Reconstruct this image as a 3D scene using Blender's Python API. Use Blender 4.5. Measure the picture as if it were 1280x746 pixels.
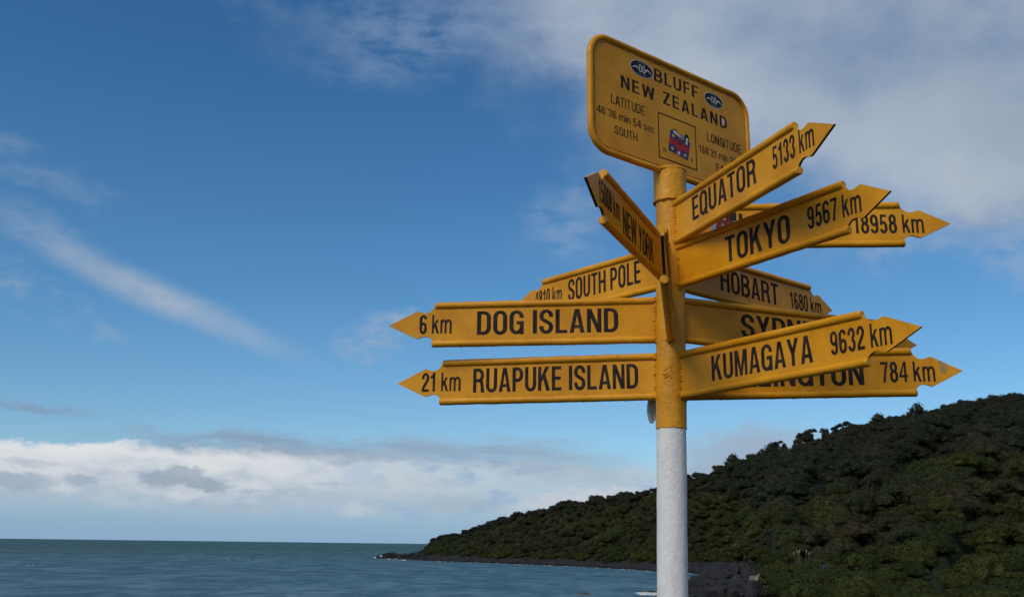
import bpy, math, random, mathutils
from mathutils import Vector, Matrix, noise
R=math.radians; PI=math.pi
scene=bpy.context.scene; col=scene.collection
for o in list(bpy.data.objects): bpy.data.objects.remove(o)

# ---------------------------------------------------------------- camera
EYE=1.6                       # eye height above the ground round the post
F=1189.15/1280*36; PITCH=0.25294; ROLL=0.01263
cam=bpy.data.cameras.new('camera'); cam.lens=F; cam.sensor_width=36; cam.clip_start=.05; cam.clip_end=120000
co=bpy.data.objects.new('camera',cam); col.objects.link(co); scene.camera=co
co.matrix_world=Matrix.Translation((0,0,EYE))@Matrix.Rotation(PI/2+PITCH,4,'X')@Matrix.Rotation(ROLL,4,'Z')

# ---------------------------------------------------------------- light
SUN_AZ=R(216); SUN_EL=R(42)      # compass bearing, clockwise from +Y (the view direction)
SKY_STRENGTH=0.07; SUN_STRENGTH=1.5; EV=0.40
sun=bpy.data.lights.new('sun','SUN'); sun.energy=SUN_STRENGTH; sun.angle=R(24); sun.color=(1,.90,.78)
so=bpy.data.objects.new('sun',sun); col.objects.link(so)
sd=Vector((math.sin(SUN_AZ)*math.cos(SUN_EL),math.cos(SUN_AZ)*math.cos(SUN_EL),math.sin(SUN_EL)))
so.rotation_euler=sd.to_track_quat('Z','Y').to_euler(); so.location=(0,0,30)
vs=scene.view_settings; vs.view_transform='Standard'; vs.look='None'; vs.exposure=EV; vs.gamma=1; vs.use_curve_mapping=False

class NT:
    """small helper for building node trees"""
    def __init__(s,tree): s.t=tree; s.N=tree.nodes; s.L=tree.links
    def put(s,inp,v):
        if isinstance(v,bpy.types.NodeSocket): s.L.new(v,inp)
        elif v is not None:
            if hasattr(inp.default_value,'__len__') and not hasattr(v,'__len__'): v=[v]*len(inp.default_value)
            if hasattr(v,'__len__') and len(v)==3 and len(inp.default_value)==4: v=(*v,1)
            inp.default_value=v
    def node(s,typ,_out=0,_in={},**kw):
        n=s.N.new(typ)
        for k,v in kw.items(): setattr(n,k,v)
        for k,v in _in.items(): s.put(n.inputs[k],v)
        return n.outputs[_out]
    def m(s,op,a,b=None,c=None,clamp=False):
        n=s.N.new('ShaderNodeMath'); n.operation=op; n.use_clamp=clamp
        for i,v in enumerate((a,b,c)):
            if v is not None: s.put(n.inputs[i],v)
        return n.outputs[0]
    def vm(s,op,a,b=None):
        n=s.N.new('ShaderNodeVectorMath'); n.operation=op
        s.put(n.inputs[0],a)
        if b is not None: s.put(n.inputs[1],b)
        return n.outputs[0]
    def ss(s,x,lo,hi,a=0,b=1):
        n=s.N.new('ShaderNodeMapRange'); n.interpolation_type='SMOOTHSTEP'
        s.put(n.inputs[0],x); n.inputs[1].default_value=lo; n.inputs[2].default_value=hi; n.inputs[3].default_value=a; n.inputs[4].default_value=b
        return n.outputs[0]
    def mix(s,f,a,b,blend='MIX'):
        n=s.N.new('ShaderNodeMix'); n.data_type='RGBA'; n.blend_type=blend; n.clamp_factor=True
        s.put(n.inputs[0],f); s.put(n.inputs[6],a); s.put(n.inputs[7],b); return n.outputs[2]
    def xyz(s,x,y,z=0.0):
        return s.node('ShaderNodeCombineXYZ',_in={0:x,1:y,2:z})
    def noise(s,vec,scale=5,detail=4,rough=.5,out=0,dist=0):
        return s.node('ShaderNodeTexNoise',_out=out,_in={'Vector':vec,'Scale':scale,'Detail':detail,'Roughness':rough,'Distortion':dist})

# ---------------------------------------------------------------- sky (world)
world=bpy.data.worlds.new('World'); scene.world=world; world.use_nodes=True
def build_sky():
    T=NT(world.node_tree); N=T.N
    for n in list(N): N.remove(n)
    sky=N.new('ShaderNodeTexSky'); sky.sky_type='NISHITA'; sky.sun_disc=False
    sky.sun_elevation=SUN_EL; sky.sun_rotation=SUN_AZ
    sky.air_density=1.0; sky.dust_density=0.3; sky.ozone_density=2.5; sky.altitude=0
    K=1.0/SKY_STRENGTH/2**EV
    d=T.node('ShaderNodeTexCoord',_out=0)
    sep=N.new('ShaderNodeSeparateXYZ'); T.L.new(d,sep.inputs[0]); x,y,z=sep.outputs
    az=T.m('DEGREES',T.m('ARCTAN2',x,y)); el=T.m('DEGREES',T.m('ARCSINE',z))
    az=T.m('MULTIPLY',az,1.0); el=T.m('MULTIPLY',el,1.0)
    # domain warp: lower clouds are flattened, upper ones broad
    w1=T.noise(d,3.2,5,.55,out=1); w2=T.noise(d,13,5,.6,out=1); w3=T.noise(T.vm('MULTIPLY',d,(1,1,2.2)),34,6,.62,out=1)
    def off(w,a):
        q=N.new('ShaderNodeSeparateXYZ'); T.L.new(w,q.inputs[0])
        return T.m('MULTIPLY',T.m('SUBTRACT',q.outputs[0],.5),a),T.m('MULTIPLY',T.m('SUBTRACT',q.outputs[1],.5),a)
    a1,e1=off(w1,10); a2,e2=off(w2,5); a3,e3=off(w3,2.6); a4,e4=off(T.noise(T.vm('MULTIPLY',d,(1,1,1.6)),110,4,.6,out=1),.9)
    azS=T.m('ADD',az,T.m('ADD',a1,T.m('ADD',a2,a3))); elS=T.m('ADD',el,T.m('ADD',e1,T.m('ADD',e2,e3)))         # strongly ragged
    azM=T.m('ADD',az,T.m('MULTIPLY',a2,.8)); elM=T.m('ADD',el,T.m('ADD',T.m('MULTIPLY',e2,.22),T.m('MULTIPLY',e3,.6)))    # cumulus edges
    azL=T.m('ADD',az,T.m('MULTIPLY',a2,.8)); elL=T.m('ADD',el,T.m('ADD',T.m('MULTIPLY',e2,.25),T.m('MULTIPLY',e3,.25)))
    def blob(c,r,rot=0,soft=(0.35,1.15),mode='S'):
        A,E={'S':(azS,elS),'M':(azM,elM),'L':(azL,elL),'Q':(T.m('ADD',az,T.m('ADD',T.m('MULTIPLY',a3,.6),T.m('MULTIPLY',a4,1.0))),T.m('ADD',el,T.m('ADD',T.m('MULTIPLY',e3,.22),T.m('MULTIPLY',e4,.8)))),'P':(T.m('ADD',az,T.m('MULTIPLY',a3,.35)),T.m('ADD',el,T.m('MULTIPLY',e3,.30))),'N':(T.m('ADD',az,T.m('MULTIPLY',a3,.5)),T.m('ADD',el,T.m('ADD',T.m('MULTIPLY',e2,.12),T.m('MULTIPLY',e3,.14))))}[mode]
        X=T.m('SUBTRACT',A,c[0]); Y=T.m('SUBTRACT',E,c[1]); cr,sr=math.cos(R(rot)),math.sin(R(rot))
        U=T.m('DIVIDE',T.m('ADD',T.m('MULTIPLY',X,cr),T.m('MULTIPLY',Y,sr)),r[0])
        V=T.m('DIVIDE',T.m('SUBTRACT',T.m('MULTIPLY',Y,cr),T.m('MULTIPLY',X,sr)),r[1])
        dd=T.m('SQRT',T.m('ADD',T.m('MULTIPLY',U,U),T.m('MULTIPLY',V,V)))
        return T.ss(dd,soft[0],soft[1],1,0)
    fb=T.noise(T.vm('MULTIPLY',d,(1,1,1.5)),5.5,6,.52)      # texture inside clouds
    fb2=T.noise(T.vm('MULTIPLY',d,(1,1,2.5)),22,6,.6)
    fb3=T.noise(T.vm('MULTIPLY',d,(1,1,3.0)),55,5,.6)
    c=T.mix(1.0,sky.outputs[0],(1,1,1),'MULTIPLY')
    # deepen the clear blue towards the zenith as in clean southern air
    tint=T.mix(T.ss(el,12,34),T.mix(T.ss(el,1,16),SKY_LOW,SKY_MID),SKY_HIGH)
    c=T.mix(1.0,c,tint,'MULTIPLY')
    def lay(c,mask,colour,alpha=1.0):
        return T.mix(T.m('MULTIPLY',mask,alpha,clamp=True),c,[q*K for q in colour])
    def layc(c,mask,colsock,alpha=1.0):
        cc=T.mix(1.0,colsock,(K,K,K),'MULTIPLY') if False else T.vm('MULTIPLY',colsock,(K,K,K))
        return T.mix(T.m('MULTIPLY',mask,alpha,clamp=True),c,cc)
    # broken cloud over the unseen sky, made denser and brighter to whiten ambient light
    away=T.m('MAXIMUM',T.ss(T.m('ABSOLUTE',az),36,60),T.ss(el,36,52))
    pl=T.vm('DIVIDE',d,T.xyz(T.m('ADD',T.m('ABSOLUTE',z),.18),T.m('ADD',T.m('ABSOLUTE',z),.18),T.m('ADD',T.m('ABSOLUTE',z),.18)))
    g=T.ss(T.noise(pl,1.6,7,.58),.42,.58)
    c=lay(c,T.m('MULTIPLY',T.m('MULTIPLY',g,away),T.ss(z,0,.05)),(.56,.58,.62),.9)
    # haze and far rain at the horizon
    c=lay(c,T.ss(el,-.2,5.2,1,0),(.225,.385,.60),.85)
    # high grey sheet, upper right
    sheet=T.m('MAXIMUM',blob((19,27),(27,11.5),-22,(.35,1.12)),blob((7,30),(12,7.5),-30,(.0,1.15)))
    sheet=T.m('MAXIMUM',sheet,blob((31,20),(12,6),-10,(.4,1.2)))
    shape=T.m('MULTIPLY',sheet,T.ss(T.m('ADD',fb,T.m('MULTIPLY',sheet,.42)),.40,.92))
    scol=T.mix(T.ss(fb,.30,.72),(.30,.38,.495),(.43,.495,.585))
    scol=T.mix(T.ss(az,10,32,0,.55),scol,(.335,.395,.475))
    scol=T.mix(T.m('MULTIPLY',T.m('MAXIMUM',blob((11,25.5),(4.5,3.5),0,(.1,1.1)),blob((24,19.5),(8,3),-8,(.1,1.1))),.75),scol,(.46,.52,.60))
    c=layc(c,shape,scol,.93)
    # wisps
    wis=lambda m,al,cl=(.36,.44,.56),tx=1: lay(c,T.m('MULTIPLY',m,T.ss(fb2,.30,.62,1-tx,1)),cl,al)
    c=wis(blob((-6,30.5),(11,3.2),12,(.1,1.1)),.42,(.28,.38,.54))
    c=wis(blob((-17,31),(6,1.5),0,(.1,1.1)),.2,(.25,.36,.52))
    c=wis(blob((-30,21.0),(3.2,1.4),-12,(.1,1.1)),.22)
    c=wis(blob((-27.5,18.6),(5.5,1.3),-6,(.1,1.1)),.20)
    c=wis(blob((-20.7,13.3),(9.8,1.15),-18.5,(.0,1.15),'N'),.74,(.42,.48,.57),.3)
    c=wis(blob((-27.3,16.2),(4.5,1.1),-22,(.1,1.2),'L'),.32)
    c=wis(blob((-28.5,12.2),(1.8,1.1),-25,(.1,1.2)),.45)
    c=wis(blob((-9,12.6),(2.4,1.6),-10,(.0,1.2)),.75)
    c=wis(blob((-24,10.6),(3.8,.7),-6,(.1,1.2)),.25)
    c=wis(blob((4.5,18.6),(5,2.6),25,(.1,1.2)),.42,(.30,.41,.57))
    c=wis(blob((30.5,14.6),(3.4,2.2),0,(.1,1.2)),.45)
    c=wis(blob((23,16.6),(7,1.6),-18,(.1,1.2)),.45,(.34,.43,.57))
    # lavender bands over the white bank
    band=(.225,.32,.465)
    # white cumulus bank along the horizon
    top=T.m('ADD',5.35,T.m('ADD',T.m('MULTIPLY',T.m('ABSOLUTE',T.m('ADD',az,20)),-.022),T.m('ADD',T.m('MULTIPLY',T.m('SUBTRACT',fb2,.5),.6),T.ss(az,-24,-13,0,.0))))
    bank=T.m('MULTIPLY',T.ss(T.m('SUBTRACT',top,elM),-.10,.42),T.ss(elL,.9,2.7))
    bank=T.m('MULTIPLY',bank,T.ss(T.m('ADD',az,T.m('MULTIPLY',a2,2)),2,-14,.62,1))
    bank=T.m('MULTIPLY',bank,T.ss(T.m('ABSOLUTE',az),60,34,.35,1))
    bcol=T.mix(T.ss(T.m('ADD',T.m('ADD',fb2,T.m('MULTIPLY',T.m('SUBTRACT',fb3,.5),.15)),T.m('MULTIPLY',T.m('SUBTRACT',el,3.2),.17)),.22,.78),(.40,.48,.585),(.70,.72,.745))
    bcol=T.mix(T.ss(az,-18,0,0,.55),bcol,(.42,.49,.59)); c=layc(c,bank,bcol,.96)
    c=lay(c,T.m('MULTIPLY',T.ss(fb2,.48,.62),T.m('MULTIPLY',T.ss(az,-14,-5),T.ss(T.m('ABSOLUTE',T.m('SUBTRACT',el,2.9)),2.4,1.2,0,1))),(.30,.44,.62),.75)
    c=lay(c,blob((3.8,2.6),(4.6,.8),8,(.2,1.2),'M'),(.60,.62,.66),.75)
    c=lay(c,blob((-8.5,1.9),(1.5,.5),0,(.2,1.1),'M'),(.60,.63,.67),.45)
    c=lay(c,blob((1.0,1.4),(1.5,.45),0,(.2,1.1),'M'),(.56,.60,.66),.35)
    c=lay(c,blob((-5,3.4),(4.5,.9),0,(.1,1.2),'M'),(.56,.59,.63),.5)
    # grey lumps in front of it
    c=lay(c,T.m('MAXIMUM',T.m('MAXIMUM',blob((-19.7,3.35),(1.7,.62),4,(.45,1.05),'Q'),blob((-17.6,3.15),(1.9,.52),-7,(.55,1.0),'Q')),blob((-18.6,3.62),(1.4,.55),-4,(.5,1.0),'Q')),(.30,.37,.465),.85); c=lay(c,blob((-18.4,3.7),(1.5,.4),-6,(.1,1.1),'Q'),(.44,.50,.575),.55)
    c=lay(c,blob((-14.9,2.75),(.8,.16),0,(.2,1.1),'Q'),(.36,.43,.53),.5); c=lay(c,blob((-18.1,1.95),(.6,.3),0,(.3,1.1),'Q'),(.36,.44,.54),.45); c=lay(c,blob((-10.5,3.3),(1.4,.16),0,(.2,1.1),'Q'),(.36,.43,.53),.5); c=lay(c,blob((-26.6,3.95),(2.0,.3),0,(.2,1.1),'Q'),(.42,.48,.56),.6)
    c=lay(c,T.m('MULTIPLY',blob((-25,4.9),(5.5,.55),3,(.2,1.1),'Q'),bank),(.74,.76,.78),.8)
    c=lay(c,blob((-27.2,2.9),(2.6,.6),0,(.4,1.05),'Q'),(.31,.40,.51),.75)
    c=lay(c,blob((-24,3.1),(1.2,.42),0,(.4,1.1),'Q'),(.31,.40,.51),.7)
    c=lay(c,blob((-15.4,1.75),(2.2,.3),0,(.1,1.2),'M'),(.36,.44,.55),.4)
    c=lay(c,blob((-3,2.2),(3.2,.55),0,(.1,1.2),'M'),(.36,.43,.52),.5)
    # flat bands
    c=lay(c,blob((-26.5,6.75),(3.6,.36),-3,(.1,1.15),'Q'),band,.75)
    bm=T.ss(T.noise(T.vm('MULTIPLY',d,(1,1,7)),11,5,.6),.36,.60,.45,1)
    c=lay(c,T.m('MULTIPLY',blob((-13.0,5.35),(12,.85),-1.5,(.25,1.15),'M'),bm),(.25,.34,.465),.92)
    c=lay(c,T.m('MULTIPLY',blob((-1,5.3),(10,1.3),-1,(.1,1.15),'M'),bm),(.28,.365,.49),.85)
    c=lay(c,blob((-10,4.9),(9,.5),0,(.2,1.15),'L'),(.36,.44,.54),.5)
    c=lay(c,blob((4,4.3),(6,1.2),-2,(.2,1.15),'M'),(.37,.44,.53),.55)
    c=lay(c,blob((14.0,5.2),(5.0,2.0),8,(.3,1.15),'M'),(.33,.41,.52),.85)
    c=lay(c,blob((20.5,5.5),(4.5,.8),5,(.2,1.15),'S'),(.36,.44,.56),.35)
    # below the horizon
    bg=N.new('ShaderNodeBackground'); out=N.new('ShaderNodeOutputWorld')
    bg.inputs[1].default_value=SKY_STRENGTH; T.L.new(c,bg.inputs[0]); T.L.new(bg.outputs[0],out.inputs[0])
SKY_LOW=(.76,.97,1.13); SKY_MID=(.53,.93,1.13); SKY_HIGH=(.37,.81,1.09)
build_sky()

# ---------------------------------------------------------------- materials
def mat(name,base,rough=.6,spec=.5,fn=None,**kw):
    m=bpy.data.materials.new(name); m.use_nodes=True; T=NT(m.node_tree)
    b=T.N['Principled BSDF']; T.put(b.inputs['Base Color'],base); b.inputs['Roughness'].default_value=rough
    b.inputs['Specular IOR Level'].default_value=spec
    if fn: fn(T,b)
    return m
def bump(T,b,h,dist=.002,strength=1.0,prev=None):
    n=T.N.new('ShaderNodeBump'); n.inputs['Distance'].default_value=dist; n.inputs['Strength'].default_value=strength
    T.put(n.inputs['Height'],h)
    if prev is not None: T.L.new(prev,n.inputs['Normal'])
    T.L.new(n.outputs[0],b.inputs['Normal']); return n.outputs[0]
def yellow_fn(T,b):
    P=T.node('ShaderNodeTexCoord',_out=3)
    n1=T.noise(P,6,5,.6); n2=T.noise(P,45,4,.6); n3=T.noise(P,160,3,.6); n4=T.noise(T.vm('MULTIPLY',P,(1,1,.12)),60,3,.6)
    c=T.mix(T.ss(n1,.3,.72),(.56,.235,.006),(.73,.332,.014))
    c=T.mix(T.ss(n2,.58,.76,0,.28),c,(.72,.40,.08))              # thin, chalky patches
    c=T.mix(T.ss(n4,.60,.78,0,.30),c,(.42,.20,.03))              # rain streaks
    c=T.mix(T.ss(n3,.68,.76,0,.65),c,(.17,.08,.03)); c=T.mix(T.ss(T.noise(T.vm('MULTIPLY',P,(1,1,.35)),24,5,.7),.66,.72,0,.5),c,(.30,.12,.03))              # specks
    T.put(b.inputs['Base Color'],c)
    T.put(b.inputs['Roughness'],T.ss(n2,.3,.7,.28,.46))
    a=bump(T,b,T.noise(P,90,3,.6),.0012,.55); a=bump(T,b,T.noise(P,380,2,.5),.0004,.6,a)
yellow=mat('yellow_gloss_paint',(.8,.4,.05),fn=yellow_fn,spec=.22)
def ylump_fn(T,b):
    yellow_fn(T,b); P=T.node('ShaderNodeTexCoord',_out=3)
    a=bump(T,b,T.noise(P,55,5,.65),.006,.8)
ylump=mat('yellow_paint_over_rusty_pipe',(.8,.4,.05),fn=ylump_fn,spec=.30)
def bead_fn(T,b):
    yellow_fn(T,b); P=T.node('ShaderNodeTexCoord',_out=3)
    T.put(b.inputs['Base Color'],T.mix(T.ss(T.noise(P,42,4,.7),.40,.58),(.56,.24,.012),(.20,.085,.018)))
beadm=mat('mottled_weld_line',(.4,.2,.03),fn=bead_fn,spec=.2)  # weld line mottled with dark brown
def white_fn(T,b):
    P=T.node('ShaderNodeTexCoord',_out=3)
    n1=T.noise(P,12,5,.6); n4=T.noise(T.vm('MULTIPLY',P,(1,1,.15)),50,4,.6); n3=T.noise(P,140,3,.6)
    c=T.mix(T.ss(n1,.3,.7),(.70,.71,.72),(.80,.80,.79)); c=T.mix(T.ss(n4,.55,.75,0,.35),c,(.50,.50,.48)); c=T.mix(T.ss(n3,.66,.75,0,.6),c,(.36,.34,.31)); c=T.mix(T.ss(T.noise(T.vm('MULTIPLY',P,(1,1,.5)),18,6,.7),.62,.70,0,.45),c,(.42,.38,.32))
    T.put(b.inputs['Base Color'],c); a=bump(T,b,T.noise(P,70,4,.65),.004,.7); bump(T,b,T.noise(P,300,2,.5),.0005,.6,a)
white=mat('white_paint',(.75,.75,.75),.5,fn=white_fn,spec=.35)
def black_fn(T,b):
    P=T.node('ShaderNodeTexCoord',_out=3)
    c=T.mix(T.ss(T.noise(P,25,5,.6),.4,.75),(.018,.015,.016),(.050,.036,.030)); c=T.mix(T.ss(T.noise(P,170,3,.6),.68,.75,0,.8),c,(.4,.22,.05))
    T.put(b.inputs['Base Color'],c)
black=mat('black_vinyl',(.02,.02,.02),.75,fn=black_fn,spec=.12)
darkedge=mat('shade_dark_steel_edge',(.045,.032,.024),.7,fn=lambda T,b:T.put(b.inputs['Base Color'],T.mix(T.noise(T.node('ShaderNodeTexCoord',_out=3),60,4),(.02,.016,.014),(.09,.055,.03))))  # lower arrow edges: mostly underside shade put into the steel's colour
def plain(name,c,r=.6): return mat(name,c,r,.12,fn=lambda T,b:T.put(b.inputs['Base Color'],T.mix(T.noise(T.node('ShaderNodeTexCoord',_out=3),120,3),[q*.8 for q in c],[min(1,q*1.2) for q in c])))
stk_white=plain('sticker_white',(.62,.62,.62)); stk_blue=plain('sticker_blue',(.03,.055,.20)); stk_red=plain('sticker_red',(.42,.035,.035))
stk_gold=plain('sticker_gold',(.62,.42,.08)); stk_navy=plain('sticker_navy',(.018,.019,.024)); stk_maroon=plain('sticker_maroon',(.14,.03,.025)); stk_grey=plain('sticker_grey',(.22,.26,.33)); stk_brown=plain('worn_patch',(.40,.24,.09))
galv=mat('galvanised_steel',(.42,.44,.46),.45,fn=lambda T,b:(T.put(b.inputs['Base Color'],T.mix(T.noise(T.node('ShaderNodeTexCoord',_out=3),40,4),(.28,.29,.31),(.60,.61,.62))),b.inputs['Metallic'].__setattr__('default_value',.3)))

def leaf_mat(name,dark,light,brown=None):
    def fn(T,b):
        oi=T.N.new('ShaderNodeObjectInfo'); rnd=oi.outputs['Random']
        P=T.node('ShaderNodeNewGeometry',_out=0)
        n=T.noise(P,.9,3,.6); nb=T.noise(P,.022,3,.6)
        c=T.mix(T.m('ADD',T.m('MULTIPLY',rnd,.55),T.m('MULTIPLY',n,.45)),dark,light)
        if brown: c=T.mix(T.ss(T.m('ADD',nb,T.m('MULTIPLY',rnd,.22)),.60,.76,0,.85),c,brown)
        c=T.mix(T.ss(T.m('ADD',n,T.m('MULTIPLY',rnd,.3)),.80,.95,0,.6),c,[q*1.6 for q in light])
        T.put(b.inputs['Base Color'],c)
    return mat(name,dark,.75,.15,fn)
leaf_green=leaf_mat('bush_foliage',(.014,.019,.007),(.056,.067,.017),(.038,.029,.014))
leaf_dark=leaf_mat('ridge_foliage',(.014,.019,.010),(.036,.043,.020),(.030,.025,.016))  # darker leaf colour for the upper hill and skyline
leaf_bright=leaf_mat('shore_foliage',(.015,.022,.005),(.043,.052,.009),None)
bark=mat('bark',(.10,.08,.06),.9,.1,fn=lambda T,b:T.put(b.inputs['Base Color'],T.mix(T.noise(T.node('ShaderNodeTexCoord',_out=3),3,4),(.05,.04,.032),(.16,.135,.105))))
deadwood=mat('dead_wood',(.3,.28,.25),.9,.1,fn=lambda T,b:T.put(b.inputs['Base Color'],T.mix(T.noise(T.node('ShaderNodeTexCoord',_out=3),3,4),(.035,.033,.031),(.075,.07,.062))))
def rock_fn(a,bb,wet=True):
    def fn(T,b):
        P=T.node('ShaderNodeNewGeometry',_out=0); oi=T.N.new('ShaderNodeObjectInfo')
        n=T.noise(P,1.1,5,.65); n2=T.noise(P,5,4,.6)
        c=T.mix(T.m('ADD',T.m('MULTIPLY',n,.6),T.m('MULTIPLY',oi.outputs['Random'],.4)),a,bb)
        c=T.mix(T.ss(n2,.62,.75,0,.5),c,[q*1.8 for q in bb])
        T.put(b.inputs['Base Color'],c); bump(T,b,T.noise(P,4,5,.65),.12,.8)
    return fn
rock=mat('basalt',(.05,.05,.055),.75,.3,rock_fn((.010,.0098,.011),(.027,.026,.027)))
rock_pale=mat('pale_granite',(.3,.27,.24),.8,.2,rock_fn((.17,.14,.12),(.32,.28,.25)))
rock_mid=mat('grey_granite',(.16,.15,.14),.8,.2,rock_fn((.10,.09,.085),(.20,.18,.16)))
rock_weed=mat('weedy_rock',(.10,.07,.04),.8,.2,rock_fn((.035,.028,.02),(.16,.10,.05)))
def ground_fn(T,b):
    P=T.node('ShaderNodeNewGeometry',_out=0)
    c=T.mix(T.noise(P,.25,5,.6),(.012,.016,.006),(.028,.032,.012)); c=T.mix(T.noise(P,3,4,.6),c,(.020,.026,.009))
    z=T.N.new('ShaderNodeSeparateXYZ'); T.L.new(P,z.inputs[0])
    c=T.mix(T.ss(T.m('ADD',z.outputs[2],T.m('MULTIPLY',T.noise(P,.4,3),1.5)),-4.2,-3.7),(.030,.028,.029),c)
    T.put(b.inputs['Base Color'],c); bump(T,b,T.noise(P,1.5,5,.65),.3,.8)
ground_m=mat('coastal_ground',(.04,.04,.02),.95,.1,ground_fn)
def sea_fn(T,b):
    P=T.node('ShaderNodeNewGeometry',_out=0)
    Q=T.vm('MULTIPLY',P,(1,2.6,1))
    big=T.noise(T.vm('MULTIPLY',P,(.0016,.006,1)),1,3,.5); sp=T.N.new('ShaderNodeSeparateXYZ'); T.L.new(P,sp.inputs[0])
    dist=T.node('ShaderNodeVectorMath',_out=1,_in={0:P},operation='LENGTH')
    near=T.mix(T.ss(big,.35,.65),(.034,.122,.180),(.048,.155,.215)); far=T.mix(T.ss(big,.35,.65),(.022,.078,.084),(.036,.104,.100))
    c=T.mix(T.ss(T.m('ADD',dist,T.m('MULTIPLY',big,500)),450,1100),near,far)
    rip=T.noise(T.vm('MULTIPLY',P,(.13,.055,1)),1,8,.72); c=T.mix(T.ss(rip,.44,.62,0,.45),c,T.mix(1.0,c,(1.9,1.7,1.55),'MULTIPLY'))
    T.put(b.inputs['Base Color'],c)
    n1=T.noise(Q,.35,6,.62,dist=.5); n2=T.noise(Q,.06,4,.55)
    a=bump(T,b,n1,1.6,.9); a=bump(T,b,n2,3.0,.8,a)
    b.inputs['Specular IOR Level'].default_value=0; b.inputs['Roughness'].default_value=1
    g=T.N.new('ShaderNodeBsdfGlossy'); g.inputs['Roughness'].default_value=.32; g.inputs['Color'].default_value=(1,1,1,1); T.L.new(a,g.inputs['Normal'])
    mx=T.N.new('ShaderNodeMixShader'); T.put(mx.inputs[0],T.ss(rip,.38,.66,.08,.20)); T.L.new(b.outputs[0],mx.inputs[1]); T.L.new(g.outputs[0],mx.inputs[2])
    T.L.new(mx.outputs[0],T.N['Material Output'].inputs[0])
sea_m=mat('sea_water',(.04,.09,.11),.3,fn=sea_fn)
foam_m=mat('sea_foam',(.55,.58,.60),.8,.2)
concrete=mat('concrete',(.35,.34,.32),.85,.2,fn=lambda T,b:T.put(b.inputs['Base Color'],T.mix(T.noise(T.node('ShaderNodeTexCoord',_out=3),8,5),(.25,.24,.22),(.42,.41,.39))))
plume_m=plain('seed_plumes',(.22,.18,.10),.9); tarp_m=plain('blue_sheet',(.035,.06,.13),.6)

# ---------------------------------------------------------------- mesh helpers
class MB:
    def __init__(s): s.v=[]; s.f=[]; s.mi=[]; s.sm=[]
    def add(s,vs,fs,mi=0,smooth=False):
        k=len(s.v); s.v+= [tuple(q) for q in vs]; s.f+=[tuple(i+k for i in f) for f in fs]; s.mi+=[mi]*len(fs); s.sm+=[smooth]*len(fs); return s
    def box(s,a,b,mi=0):
        x0,y0,z0=a;x1,y1,z1=b
        return s.add([(x0,y0,z0),(x1,y0,z0),(x1,y1,z0),(x0,y1,z0),(x0,y0,z1),(x1,y0,z1),(x1,y1,z1),(x0,y1,z1)],[(0,3,2,1),(4,5,6,7),(0,1,5,4),(1,2,6,5),(2,3,7,6),(3,0,4,7)],mi)
    def tube(s,pts,rad,n=12,mi=0,cap=True,closed=False,up=Vector((0,0,1)),wob=0,smooth=True):
        pts=[Vector(p) for p in pts]; m=len(pts); vs=[]
        rad=rad if hasattr(rad,'__len__') else [rad]*m
        for i,p in enumerate(pts):
            if closed: t=pts[(i+1)%m]-pts[i-1]
            else: t=pts[min(i+1,m-1)]-pts[max(i-1,0)]
            t.normalize(); u=up if abs(t.dot(up))<.95 else Vector((1,0,0))
            a=t.cross(u).normalized(); b=a.cross(t)
            for k in range(n):
                th=2*PI*k/n; r=rad[i]
                q=p+(a*math.cos(th)+b*math.sin(th))*r
                if wob: q+= (q-p).normalized()*wob*noise.noise(q*45)
                vs.append(q)
        fs=[]
        for i in range(m if closed else m-1):
            for k in range(n):
                j=(i+1)%m; fs.append((i*n+k,i*n+(k+1)%n,j*n+(k+1)%n,j*n+k))
        s.add(vs,fs,mi,smooth)
        if cap and not closed:
            k=len(s.v)-len(vs)
            s.f+=[tuple(k+q for q in range(n))[::-1],tuple(k+(m-1)*n+q for q in range(n))]; s.mi+=[mi,mi]; s.sm+=[False,False]
        return s
    def ball(s,c,r,mi=0,sub=1,amp=0,fr=1.0,seed=0,smooth=True):
        V,Fc=ICO[sub]; vs=[]
        r=r if hasattr(r,'__len__') else (r,r,r)
        for q in V:
            k=1+amp*noise.noise(Vector(q)*fr+Vector((seed*7.3,seed*3.1,seed)))
            vs.append((c[0]+q[0]*r[0]*k,c[1]+q[1]*r[1]*k,c[2]+q[2]*r[2]*k))
        return s.add(vs,Fc,mi,smooth)
    def mesh(s,name,mats):
        me=bpy.data.meshes.new(name); me.from_pydata(s.v,[],s.f)
        for m in (mats if isinstance(mats,(list,tuple)) else [mats]): me.materials.append(m)
        me.polygons.foreach_set('material_index',s.mi); me.polygons.foreach_set('use_smooth',s.sm); me.update(); return me
    def build(s,name,mats,parent=None,label=None,mw=None):
        return link(name,s.mesh(name,mats),parent,label,mw)
def link(name,data,parent=None,label=None,mw=None):
    o=bpy.data.objects.new(name,data); col.objects.link(o)
    if parent: o.parent=parent
    if label: o['label']=label
    if mw is not None: o.matrix_basis=mw
    return o
def ico(n):
    import bmesh
    bm=bmesh.new(); bmesh.ops.create_icosphere(bm,subdivisions=n,radius=1); bm.verts.ensure_lookup_table()
    r=([tuple(v.co) for v in bm.verts],[tuple(v.index for v in f.verts) for f in bm.faces]); bm.free(); return r
ICO={i:ico(i) for i in (1,2,3)}
def tag(o,label=None,cat=None,group=None,kind=None):
    if label: o['label']=label
    if cat: o['category']=cat
    if group: o['group']=group
    if kind: o['kind']=kind
    return o

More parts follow.
